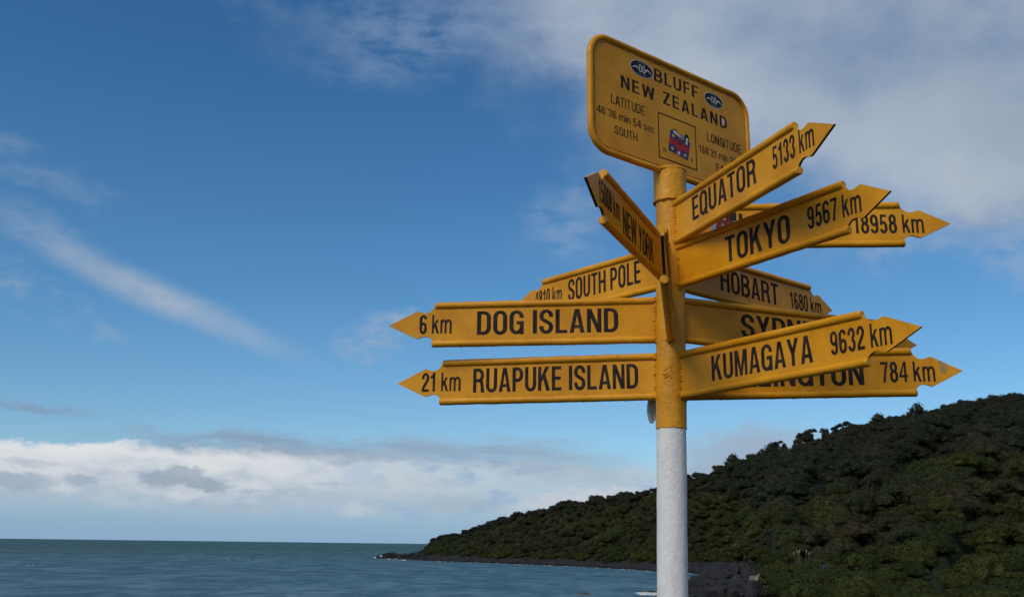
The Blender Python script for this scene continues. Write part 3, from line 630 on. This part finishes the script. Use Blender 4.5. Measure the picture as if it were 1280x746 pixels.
vrows=[(hdir(u),SHORE(hdir(u))+w,hgt(u,v,SHORE(hdir(u))+w)-.6) for u,v,w in ((524,692.5,8),(553,692.8,10),(600,695.3,12),(660,697.3,14),(729,699.6,16),(820,701.5,20),(862,702,26),(880,702,40))]+[(hdir(u),dist(u,v,SEA+z),SEA+z) for u,v,z in ((928,704,3),(934,714,2.5),(957,720,2.5))]
VEGZ=table([(a,z) for a,d,z in vrows]+[(hdir(961),SEA+2.2)])
VEG=table([(a,d) for a,d,z in vrows]+[(hdir(961),175),(hdir(968),120),(hdir(1000),105),(hdir(1300),95)])
ridge_px=[(520,690,572),(533,685.5,575),(540,674,575),(548,669,573),(575,663,560),(600,652,548),(625,642,538),(640,636,530),(655,634,522),(680,629,510),(700,620,500),(735,618,488),(750,615,482),(790,610,470),(820,602,462),(861,587,455),(890,584,450),(911,573,448),(943,566,446),(968,562,445),(1000,556,445),(1025,551,446),(1047,551,447),(1054,540,448),(1073,531,450),(1097,530,452),(1136,520,456),(1161,519,458),(1182,515,460),(1214,507,463),(1250,501,467),(1277,496,470),(1320,488,475),(1500,470,490)]
TREE=4.2
RD=table([(hdir(u),d) for u,v,d in ridge_px]); RZ=table([(hdir(u),max(SEA+2.0,hgt(u,v,d)-(TREE*min(1,max(.35,(u-525)/120)) if u<950 else TREE-2.9*min(1,(u-950)/260)))) for u,v,d in ridge_px])
NEAR=table([(hdir(u),d) for u,d in ((300,60),(700,90),(790,110),(822,120),(855,140),(862,186),(878,225),(888,276),(905,420),(1500,420))])
AT=hdir(472); A0=hdir(533)
def lerp(a,b,t): return a+(b-a)*max(0,min(1,t))
def smooth(t): t=max(0,min(1,t)); return t*t*(3-2*t)
def land(a,d):
    """height of the ground at bearing a (radians), distance d"""
    # terrace with the signpost, falling to the shore
    h=-3.0
    t=SEA+1.3+1.2*noise.noise(Vector((a*40,d*.05,0))); 
    hn=lerp(t,SEA-2.5,(d-NEAR(a)+5)/14)
    h=max(h if False else SEA-2.5,hn)
    if d<60: h=max(h,lerp(0,SEA+1.5,(d-20)/26))
    if a>AT-.02:
        s=SHORE(a); v=max(VEG(a),60); r=RD(a); z=RZ(a)
        if a>hdir(889): s=min(s,0)
        if d<v:
            hf=lerp(SEA-2.5,SEA+.3,(d-s+12)/12) if d<s else lerp(SEA+.3,VEGZ(a),(d-s)/max(4,(v-s)))
            if a>hdir(889): hf=SEA+1.5+1.2*smooth((d-100)/150)+.5*noise.noise(Vector((a*30,d*.06,4)))
        elif d<r:
            q=(d-v)/(r-v); base_=VEGZ(a)
            fl=.5+.5*smooth((a-hdir(700))/(hdir(1000)-hdir(700)))
            k=q**(1.05+.25*fl)
            hf=base_+(z-base_)*k
            # gullies running down the slope
            g=noise.noise(Vector((a*15-q*2.2,q*.8,2)))*.17; g+=(.22-abs(noise.noise(Vector((a*30-q*4.5,q*1.0,8)))))*.20+(.2-abs(noise.noise(Vector((a*75-q*9,q*2.0,3)))))*.09
            hf+=g*(z-base_)*math.sin(PI*min(1,q))*1.1
        else:
            hf=z-(d-r)*.30-((d-r)/60)**2*2
        if a<A0:       # reef running out from the point
            w=smooth((a-AT)/(A0-AT)); rid=SEA+.3+3.0*w+1.2*noise.noise(Vector((a*260,0,3)))
            if .12<(a-AT)/(A0-AT)<.5: rid=SEA+1.9*math.sin(PI*((a-AT)/(A0-AT)-.02)/.55)+.5
            hf=min(lerp(SEA-2,rid,(d-s+2)/6),lerp(rid,SEA-2.5,(d-s-10)/14)) if d>s-3 else SEA-2.5
            if a<AT: hf=SEA-2.5
        h=max(h,hf)
    return max(h,SEA-2.5)
def pt(a,d,dz=0): return Vector((math.sin(a)*d,math.cos(a)*d,land(a,d)+dz))

def land_sheet():
    az=[R(-179.9)+i*R(9) for i in range(0,16)]+[R(-38)+i*R(3) for i in range(0,10)]
    a=hdir(462); 
    while a<hdir(1300): az.append(a); a+=R(.16)
    while a<R(180): az.append(a); a+=R(3) if a<R(60) else R(9)
    az=sorted(q for q in az if q<R(179.9))
    ds=[0.01,4,8,14,20]+[20+i*4 for i in range(1,20)]; d=100
    while d<640: ds.append(d); d+=4.0 if d<300 else 4.5
    ds+=[680,760]
    V=[];Fa=[]; nd=len(ds)
    for a in az:
        for d in ds: V.append(pt(a,d))
    na=len(az)
    for i in range(na):
        j=(i+1)%na
        for k in range(nd-1): Fa.append((i*nd+k,i*nd+k+1,j*nd+k+1,j*nd+k))
    mb=MB(); mb.add(V,Fa,0,True); return tag(mb.build('coastal_ground',ground_m),None,None,None,'structure')
land_sheet()
mb=MB(); rs=[0.5,50,150,400,1000,3000,10000,45000]; n=96; V=[(0,0,SEA)]
for r in rs: V+=[(r*math.cos(2*PI*k/n),r*math.sin(2*PI*k/n),SEA) for k in range(n)]
Fa=[(0,1+k,1+(k+1)%n) for k in range(n)]
for i in range(len(rs)-1):
    for k in range(n): Fa.append((1+i*n+k,1+(i+1)*n+k,1+(i+1)*n+(k+1)%n,1+i*n+(k+1)%n))
mb.add(V,Fa,0); tag(mb.build('sea',sea_m),kind='structure')
# seabed far below so the sheet of sea is not hollow is not needed: the water is opaque

# foam: whitecaps out to sea and surf on the rocks
rf=random.Random(9)
def fleck(mb,c,l,w,h,yaw,seed):
    V,Fc=ICO[2]; ca,sa=math.cos(yaw),math.sin(yaw); vs=[]
    for q in V:
        k=1+.7*noise.noise(Vector((q[0]*2.2+seed,q[1]*2,seed*.37)))
        x,y=q[0]*l*k,q[1]*w*k; vs.append((c[0]+x*ca-y*sa,c[1]+x*sa+y*ca,c[2]+q[2]*h*k))
    mb.add(vs,Fc,0,True)
mb=MB()
for i in range(80):
    d=320*math.exp(rf.random()*2.3); a=R(rf.uniform(-31,-2))
    if d<620 and a>hdir(440): continue
    if noise.noise(Vector((a*9,d*.004,1)))<-.12: continue
    s=rf.uniform(.4,1)**2*(.3+d/2600)
    for k in range(rf.randint(1,3)):
        dx,dy=rf.uniform(-5,5),rf.uniform(-6,6)
        fleck(mb,(math.sin(a)*d+dx,math.cos(a)*d+dy,SEA+.05),rf.uniform(.6,2.0)*s,rf.uniform(.3,.7)*s,.16*s,rf.uniform(-.3,.3),i+k*.3)
tag(mb.build('whitecaps',foam_m),'small white wave crests scattered over the open sea','waves',kind='stuff')
mb=MB()
def surf(u,v,n,spread,s,h=.25):
    for i in range(n):
        uu,vv=u+rf.uniform(-1,1)*spread,v+rf.uniform(-1,1)*spread*.10
        d=dist(uu,vv,SEA); a=hdir(uu); k=rf.uniform(.4,1)*s
        fleck(mb,(math.sin(a)*d,math.cos(a)*d,SEA+.1),k*1.5,k*.8,h*k,rf.uniform(-.4,.4),i*1.3+u)
surf(473.5,697.0,8,2.2,1.1,.35); surf(482,696.8,10,2.6,1.5,.7); surf(492,698.8,6,6,.7); surf(508,699.6,6,7,.6)
for u in range(540,860,6): surf(u+rf.uniform(-3,3),table([(530,700.6),(626,704),(729,708.6),(820,714),(870,717)])(u)+.1,1,3,.55,.15)
surf(812,743,44,9,.8,.25); surf(803,741.5,14,7,.6,.2); surf(873,724,14,4,.55,.15); surf(884,718.5,10,3,.6,.15); surf(866,729,8,3,.5,.15)
tag(mb.build('surf',foam_m),'white surf breaking along the dark shore rocks','surf',kind='stuff')

# ---------------------------------------------------------------- rocks
def rock_geo(rg,sub=2):
    V,Fc=ICO[sub]; sx,sy,sz=rg.uniform(.8,1.3),rg.uniform(.75,1.15),rg.uniform(.55,.9); sd=rg.random()*90
    pl=[(Vector((rg.gauss(0,1),rg.gauss(0,1),rg.gauss(0,.8))).normalized(),rg.uniform(.55,.85)) for _ in range(9)]
    out=[]
    for q in V:
        v=Vector(q)*(1+.32*noise.noise(Vector(q)*1.6+Vector((sd,0,0))))
        for n_,k in pl:
            e=v.dot(n_)-k
            if e>0: v-=n_*e
        out.append(Vector((v.x*sx,v.y*sy,v.z*sz)))
    return out,Fc
rg=random.Random(21)
def rock_mesh(i,m,sub=2):
    g,Fc=rock_geo(rg,sub); mb=MB(); mb.add(g,Fc,0,False); return mb.mesh('boulder',m)
RM=[rock_mesh(i,rock) for i in range(9)]
def put_rock(name,me,a,d,r,dz=0,sc=(1,1,1),yaw=None):
    o=link(name,me); z=max(land(a,d),SEA-.2)
    o.location=(math.sin(a)*d,math.cos(a)*d,z+dz+r*.25); o.scale=(r*sc[0],r*sc[1],r*sc[2]); o.rotation_euler=(rg.uniform(-.4,.4),rg.uniform(-.4,.4),rg.uniform(0,6.3) if yaw is None else yaw); return o
placed=[]
tries=0
while len(placed)<150 and tries<9000:
    tries+=1; u=rg.uniform(861,960); v=rg.uniform(707,748); a=hdir(u); d=dist(u,v,SEA+1.6)
    if d>NEAR(a)-2 or (u>931 and v<722): continue
    r=rg.choice((.8,.9,1.0,1.2,1.4,1.9))*(.75 if d>230 else 1)
    x,y=math.sin(a)*d,math.cos(a)*d
    if any(math.hypot(x-p,y-q)<(r+rr2)*.62 for p,q,rr2 in placed): continue
    if abs(u-948)<13 and abs(v-732)<10: continue
    placed.append((x,y,r)); o=put_rock('boulder',rg.choice(RM),a,d,r)
    tag(o,'dark basalt boulder on the rocky shore just right of the post','boulder','dark boulders on the shore beside the post')
a,d=hdir(951),dist(951,733,SEA+2.0)
o=put_rock('boulder',rock_mesh(0,rock_pale,3),a,d-9,1.35,1.25,(1.3,.9,.8),.2); o.rotation_euler=(0,-.42,.1); tag(o,'pale granite boulder against the bushes above the dark rocks','boulder')
a,d=hdir(940),dist(940,734,SEA+1.8)
o=put_rock('boulder',rock_mesh(0,rock_mid,3),a,d-8,.8,1.0,(1,1,1.05),.4); tag(o,'small round grey boulder touching the pale boulder','boulder')
for u,v,r,sx,w in ((722,741.2,.45,1.6,'leftmost'),(729,741.4,.6,1.9,'largest and middle'),(735,741.8,.35,1.3,'rightmost and smallest')):
    o=put_rock('reef_rock',rock_mesh(0,rock_weed),hdir(u),dist(u,v,SEA+.1),r,0,(sx,1,.8),0)
    tag(o,w+' of the three low weedy rocks awash in the bay','rock','low rocks awash left of the post')
for u,v,r,sx,w in ((806,739.5,.45,2.0,'far left'),(812,739,.5,2.2,'far middle'),(817,741,.5,1.4,'far right'),(804,745,.4,1.5,'near left'),(819,745,.5,1.2,'near right')):
    o=put_rock('reef_rock',rock_mesh(0,rock_weed),hdir(u),dist(u,v,SEA+.1),r,.1,(sx,1,.7),0)
    tag(o,w+' brown weedy rock of the foam-ringed five against the post','rock','foam-ringed rocks beside the post')
# the shore band: too many to count
mb=MB(); geos=[rock_geo(rg,1) for _ in range(14)]
def toss(a,d,r):
    g,Fc=rg.choice(geos); z=max(land(a,d),SEA-.3)+r*.15; yw=rg.uniform(0,6.3); c_,s2=math.cos(yw),math.sin(yw); x,y=math.sin(a)*d,math.cos(a)*d
    mb.add([(x+(q.x*c_-q.y*s2)*r,y+(q.x*s2+q.y*c_)*r,z+q.z*r) for q in g],Fc,0,False)
aend=hdir(935)
for i in range(5200):
    a=rg.uniform(AT,aend); s,v=SHORE(a),VEG(a)
    if a<A0: d=s+rg.uniform(-1,14); r=rg.uniform(.4,1.2)
    elif a>hdir(887): d=rg.uniform(235,v+6); r=rg.uniform(.5,1.2)
    else: d=s+(v-s+6)*rg.random()-1; r=rg.uniform(.5,1.3)
    toss(a,d,r)
for i in range(1500):
    u=rg.uniform(858,962); a=hdir(u); d=rg.uniform(150,300)
    if d>NEAR(a)-1: continue
    toss(a,d,rg.uniform(.3,.8))
for i in range(160):
    u=rg.uniform(859,870); a=hdir(u); n_=NEAR(a); toss(a,n_-rg.random()**1.5*45,rg.uniform(.35,1.0))
tag(mb.build('shore_rocks',rock),'band of dark basalt rocks between the bay and the bush','rocks',kind='stuff')

# ---------------------------------------------------------------- the bush
rt=random.Random(5)
def crown_geo(rg,nleaf,leaf,flat=.72,nb=11,spread=.62):
    """a leafy crown about 1 m in radius: blobs of foliage, each clothed in many small leaf clusters"""
    blobs=[(Vector((0,0,flat*.35)),.55)]
    for i in range(nb):
        a=rg.uniform(0,2*PI); e=math.asin(rg.uniform(-.05,.98)); q=math.cos(e)*spread*rg.uniform(.85,1.1); blobs.append((Vector((q*math.cos(a),q*math.sin(a),flat*(.10+.80*math.sin(e)))),rg.uniform(.26,.40)))
    mb=MB()
    for k,(c,r) in enumerate(blobs): mb.ball(c,(r*.76,r*.76,r*.66),0,1,.5,2.5,k+rg.random()*9,smooth=False)
    tot=sum(r*r for c,r in blobs)
    for c,r in blobs:
        for _ in range(int(nleaf*r*r/tot)):
            n=Vector((rg.gauss(0,1),rg.gauss(0,1),rg.gauss(.35,1))).normalized(); p=c+Vector((n.x*r,n.y*r,n.z*r*.85))*rg.uniform(.86,1.12)
            if p.z<-.05: continue
            m=(n+Vector((rg.gauss(0,.33),rg.gauss(0,.33),rg.gauss(.2,.33)))).normalized(); t=m.orthogonal().normalized(); t=(Matrix.Rotation(rg.uniform(0,6.3),3,m)@t); b=m.cross(t)
            l=leaf*rg.uniform(.6,1.3); w=l*rg.uniform(.5,.8)
            mb.add([p-t*l,p-b*w,p+t*l,p+b*w],[(0,1,2,3)],0)
    return mb
def trunk_geo(rg,h=1.0,r=.07,spread=.5):
    mb=MB(); lean=Vector((rg.uniform(-.15,.15),rg.uniform(-.15,.15),0))
    mb.tube([(0,0,-h),lean*.5+Vector((0,0,-h*.45)),lean+Vector((0,0,.05))],[r*1.3,r,r*.7],7)
    for k in range(4):
        a=rg.uniform(0,6.3); mb.tube([lean+Vector((0,0,-.12)),lean+Vector((math.cos(a)*spread*.5,math.sin(a)*spread*.5,.12)),Vector((math.cos(a)*spread,math.sin(a)*spread,.36))],[r*.6,r*.42,r*.2],5)
    return mb
MATS=[leaf_green,leaf_dark,leaf_bright]
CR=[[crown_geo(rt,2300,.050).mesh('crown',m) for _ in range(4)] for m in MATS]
CRN=[[crown_geo(rt,4200,.036,nb=18).mesh('crown',m) for _ in range(3)] for m in MATS]      # finer, for the nearest
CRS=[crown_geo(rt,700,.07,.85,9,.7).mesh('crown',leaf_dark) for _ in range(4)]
TK=[trunk_geo(rt).mesh('trunk',bark) for _ in range(4)]
trees=[]   # (x,y,z,r,kind,yaw,flat,dist,u)
def col_of(a): return 636.1+1240*math.tan(a)*.9905
sky_v=table([(u,v) for u,v,d in ridge_px])
amax=hdir(1345); cell=3.8
def try_tree(x,y):
    d=math.hypot(x,y); a=math.atan2(x,y)
    if a<A0-.004 or a>amax: return
    v=VEG(a); r_=RD(a)
    if d<v-1.5 or d>r_+16: return
    q=(d-v)/(r_-v); z=land(a,d); u=col_of(a)
    size=(rt.uniform(1.9,3.0) if rt.random()<.75 else rt.uniform(3.2,4.6))*(1+.3*noise.noise(Vector((x*.03,y*.03,5))))
    size*=min(1,max(.78,(u-520)/110)); 
    if d<170: size*=.8
    # where on the hill: apparent height below the skyline
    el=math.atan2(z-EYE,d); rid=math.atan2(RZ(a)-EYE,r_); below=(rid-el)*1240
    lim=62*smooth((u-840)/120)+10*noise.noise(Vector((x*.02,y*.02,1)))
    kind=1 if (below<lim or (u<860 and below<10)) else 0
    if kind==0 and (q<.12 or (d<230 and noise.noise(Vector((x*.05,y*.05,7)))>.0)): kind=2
    trees.append((x,y,z,size*rt.choice((1,1,1,1.15)),kind,PI/2-(a+.75)+rt.uniform(-.35,.35),rt.uniform(.75,1.1),d,u,q))
x=-70
while x<270:
    y=80
    while y<600:
        try_tree(x+rt.uniform(-.5,.5)*cell,y+rt.uniform(-.5,.5)*cell); y+=cell
    x+=cell
trees=[t for t in trees if not (abs(t[8]-1034)<5 and 150<t[7]<190)]
trees.sort(key=lambda t:-t[3]/t[7])
sky=[t for t in trees if abs(t[7]-RD(math.atan2(t[0],t[1])))<7 and 560<t[8]<1290]
rt.shuffle(sky); sky=sky[:95]; ss_=set(id(t) for t in sky)
near=[t for t in trees if id(t) not in ss_ and t[8]<1300][:195]; ss_|=set(id(t) for t in near)
rest=[t for t in trees if id(t) not in ss_]
def tree_obj(t,crowns,name,label,cat,group,trunkh=1.0,up=.30):
    x,y,z,s,kind,yaw,fl,d,u,q=t
    e=link(name,None); e.location=(x,y,z); e.rotation_euler=(0,0,yaw)
    tag(e,label,cat,group)
    c=link('crown',rt.choice(crowns),e); c.location=(0,0,s*up); c.scale=(s*rt.uniform(1.0,1.3),s*rt.uniform(.8,.95),s*fl); c['tw']=0; del c['tw']
    k=link('trunk',rt.choice(TK),e); k.location=(0,0,s*up*1.1); k.scale=(s,s,s*.6)
    return e
LB={0:('olive green coastal tree on the lower hillside right of the post','trees low on the hillside'),1:('dark coastal tree on the upper hillside right of the post','dark trees on the hillside'),2:('bright green bush near the foot of the hillside','bright green bushes at the foot of the hill')}
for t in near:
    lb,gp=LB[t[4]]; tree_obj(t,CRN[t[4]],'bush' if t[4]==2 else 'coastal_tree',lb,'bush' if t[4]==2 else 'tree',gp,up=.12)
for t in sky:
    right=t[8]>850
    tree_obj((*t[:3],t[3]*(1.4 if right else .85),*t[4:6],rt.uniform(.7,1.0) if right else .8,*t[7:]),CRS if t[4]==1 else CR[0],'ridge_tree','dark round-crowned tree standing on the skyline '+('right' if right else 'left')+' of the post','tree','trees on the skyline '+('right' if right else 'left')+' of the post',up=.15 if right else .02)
# everything else on the slope reads as one mass of bush: points carrying crowns
def canopy(name,pts,kind,label):
    c=bpy.data.collections.new(name+'_crowns')
    for i,me in enumerate(CR[kind]): c.objects.link(bpy.data.objects.new('crown_source',me))
    me=bpy.data.meshes.new(name); me.from_pydata([(t[0],t[1],t[2]-t[3]*.02) for t in pts],[],[])
    for nm,fn in (('sz',lambda t:(t[3]*1.35,t[3]*.88,t[3]*t[6]*.92)),('rt',lambda t:(0,0,t[5]))):
        at=me.attributes.new(nm,'FLOAT_VECTOR','POINT'); at.data.foreach_set('vector',[q for t in pts for q in fn(t)])
    ix=me.attributes.new('ix','INT','POINT'); ix.data.foreach_set('value',[i*7%4 for i in range(len(pts))])
    o=link(name,me); tag(o,label,'bush canopy',kind='stuff')
    g=bpy.data.node_groups.new(name,'GeometryNodeTree'); g.interface.new_socket('Geometry',in_out='INPUT',socket_type='NodeSocketGeometry'); g.interface.new_socket('Geometry',in_out='OUTPUT',socket_type='NodeSocketGeometry')
    N=g.nodes; L=g.links; gi=N.new('NodeGroupInput'); go=N.new('NodeGroupOutput'); ip=N.new('GeometryNodeInstanceOnPoints'); ci=N.new('GeometryNodeCollectionInfo')
    ci.inputs[0].default_value=c; ci.inputs[1].default_value=True; ci.inputs[2].default_value=True
    def na(nm,dt): 
        n=N.new('GeometryNodeInputNamedAttribute'); n.data_type=dt; n.inputs[0].default_value=nm; return n.outputs[0]
    L.new(gi.outputs[0],ip.inputs['Points']); L.new(ci.outputs[0],ip.inputs['Instance']); ip.inputs['Pick Instance'].default_value=True
    L.new(na('ix','INT'),ip.inputs['Instance Index']); L.new(na('sz','FLOAT_VECTOR'),ip.inputs['Scale']); L.new(na('rt','FLOAT_VECTOR'),ip.inputs['Rotation'])
    L.new(ip.outputs[0],go.inputs[0]); m=o.modifiers.new('crowns','NODES'); m.node_group=g
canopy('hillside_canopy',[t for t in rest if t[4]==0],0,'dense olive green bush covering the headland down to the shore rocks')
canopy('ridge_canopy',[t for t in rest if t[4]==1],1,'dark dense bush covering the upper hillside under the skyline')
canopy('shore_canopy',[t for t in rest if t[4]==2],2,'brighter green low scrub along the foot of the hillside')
print('trees',len(trees),'near',len(near),'sky',len(sky),'rocks',len(placed))

# ---------------------------------------------------------------- single plants that stand out
def umbrella_tree(u,v,d,h,heads,label,cat='tree'):
    a=hdir(u); top=hgt(u,v,d); x,y=math.sin(a)*d,math.cos(a)*d; g=land(a,d); px=d/1230
    e=link('windswept_tree',None); e.location=(x,y,g); tag(e,label,cat)
    H=top-g; mb=MB(); side=Vector((math.cos(a),-math.sin(a),0))
    mb.tube([(0,0,-.5),side*.2+Vector((0,0,H*.45)),side*.1+Vector((0,0,H*.62))],[.28,.20,.15],8)
    cr=MB()
    for i,(dx,dy,r,fl) in enumerate(heads):
        c=side*dx*px+Vector((0,0,H-dy*px)); mb.tube([side*.1+Vector((0,0,H*.55)),side*dx*px*.5+Vector((0,0,(H-dy*px)*.78+H*.05)),c-Vector((0,0,.1))],[.13,.09,.05],6)
        gm=crown_geo(rt,420,.10,.6,7,.7); off=len(cr.v)
        cr.add([c+Vector((q[0]*r*px,q[1]*r*px,(q[2]-.35)*r*px*fl)) for q in gm.v],gm.f,0)
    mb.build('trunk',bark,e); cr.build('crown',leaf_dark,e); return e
umbrella_tree(981,548.5,444,5,[(-8,7,6,1),(1,3.5,5,.8),(-3,4.5,4.5,.9),(6,8,4,1.8),(7,13,6,1.4),(-8,13,8,1.3),(0,15,6,1)],'ragged wind-bent tree on the skyline with sky showing under its crown')
umbrella_tree(1025.5,533.5,445,7,[(0,3.5,6,1.1),(-7,7,7,1.2),(-15,9,6,1.2),(-3,10,5,1.4),(-8,13,9,1.5),(-16,15,8,1.5),(-2,17,8,1.5)],'flat-topped skyline tree left of a gap of sky in a forked clump')
umbrella_tree(1039.5,533.5,445,7,[(0,3.5,6,1.3),(3,8,7,1.5),(9,11,8,1.5),(2,15,9,1.5),(14,16,8,1.3),(-4,18,8,1.4)],'flat-topped skyline tree right of a gap of sky in a forked clump')
umbrella_tree(1062,528,447,6,[(-7,7,6,1.1),(-1,3,6,.9),(6,1,7,1),(-4,13,9,1.5),(6,10,9,1.5),(13,4,7,1.4)],'broad dark skyline tree with small ledges of foliage right of the forked pair')
for i,(u,v) in enumerate(((1082,608),(1088,604),(1094,607),(1100,606),(1106,610),(1077,613))):       # bare grey stems in a gap
    a=hdir(u); d=150
    while d<500 and land(a,d)+3.4<hgt(u,v+8,d): d+=1
    e=link('dead_tree',None); e.location=(math.sin(a)*(d-4),math.cos(a)*(d-4),hgt(u,v+14,d-4)); tag(e,'bare grey dead tree in the gap of the hillside bush','dead tree','bare dead trees in the hillside gap')
    mb=MB(); mb.tube([(0,0,-.5),(rt.uniform(-.5,.5),0,1.5),(rt.uniform(-.8,.8),0,3.0)],[.075,.05,.02],6); mb.build('trunk',deadwood,e)
    mb=MB()
    for k in range(6): s0=rt.uniform(.8,1.8); w=rt.choice((-1,1)); mb.tube([(0,0,s0),(w*.7,rt.uniform(-.4,.4),s0+.5),(w*rt.uniform(.5,.9),0,s0+1.0)],[.035,.022,.012],5)
    mb.build('branches',deadwood,e)
def on_slope(u,v,z=1.5):
    a=hdir(u); d=110
    while d<500 and land(a,d)+z<hgt(u,v,d): d+=1
    return a,d
a,d=on_slope(1000,684,3.2); e=link('plume_grass',None); e.location=(math.sin(a)*(d-2),math.cos(a)*(d-2),land(a,d)); tag(e,'clump of tall grass with pale cream seed plumes among green bushes','grass clump')
mb=MB(); m2=MB()
for k in range(6):
    x=rt.uniform(-1.3,1.3); h=rt.uniform(2.1,2.7); mb.tube([(x*.5,0,0),(x,0,h)],[.03,.02],4); m2.tube([(x,0,h-.1),(x*1.05,0,h+.28),(x*1.1,0,h+.5)],[.04,.10,.03],6)
mb.build('stems',bark,e); m2.build('plumes',plume_m,e)
a,d=on_slope(1034,710,1.2); e=link('blue_sheet',None); e.location=(math.sin(a)*(d-4),math.cos(a)*(d-4),land(a,d-4)+.9); tag(e,'small dark blue sheet lying in a gap among the green bushes','sheet')
mb=MB(); V=[];Fa=[]; g=9
for i in range(g):
    for j in range(g): V.append(((i/(g-1)-.5)*1.9,(j/(g-1)-.5)*2.2,.9-1.3*abs(i/(g-1)-.45)+.25*noise.noise(Vector((i*.5,j*.5,2)))+.3*j/(g-1)))
for i in range(g-1):
    for j in range(g-1): Fa.append((i*g+j,(i+1)*g+j,(i+1)*g+j+1,i*g+j+1))
mb.add(V,Fa,0,True); mb.build('cover',tarp_m,e)
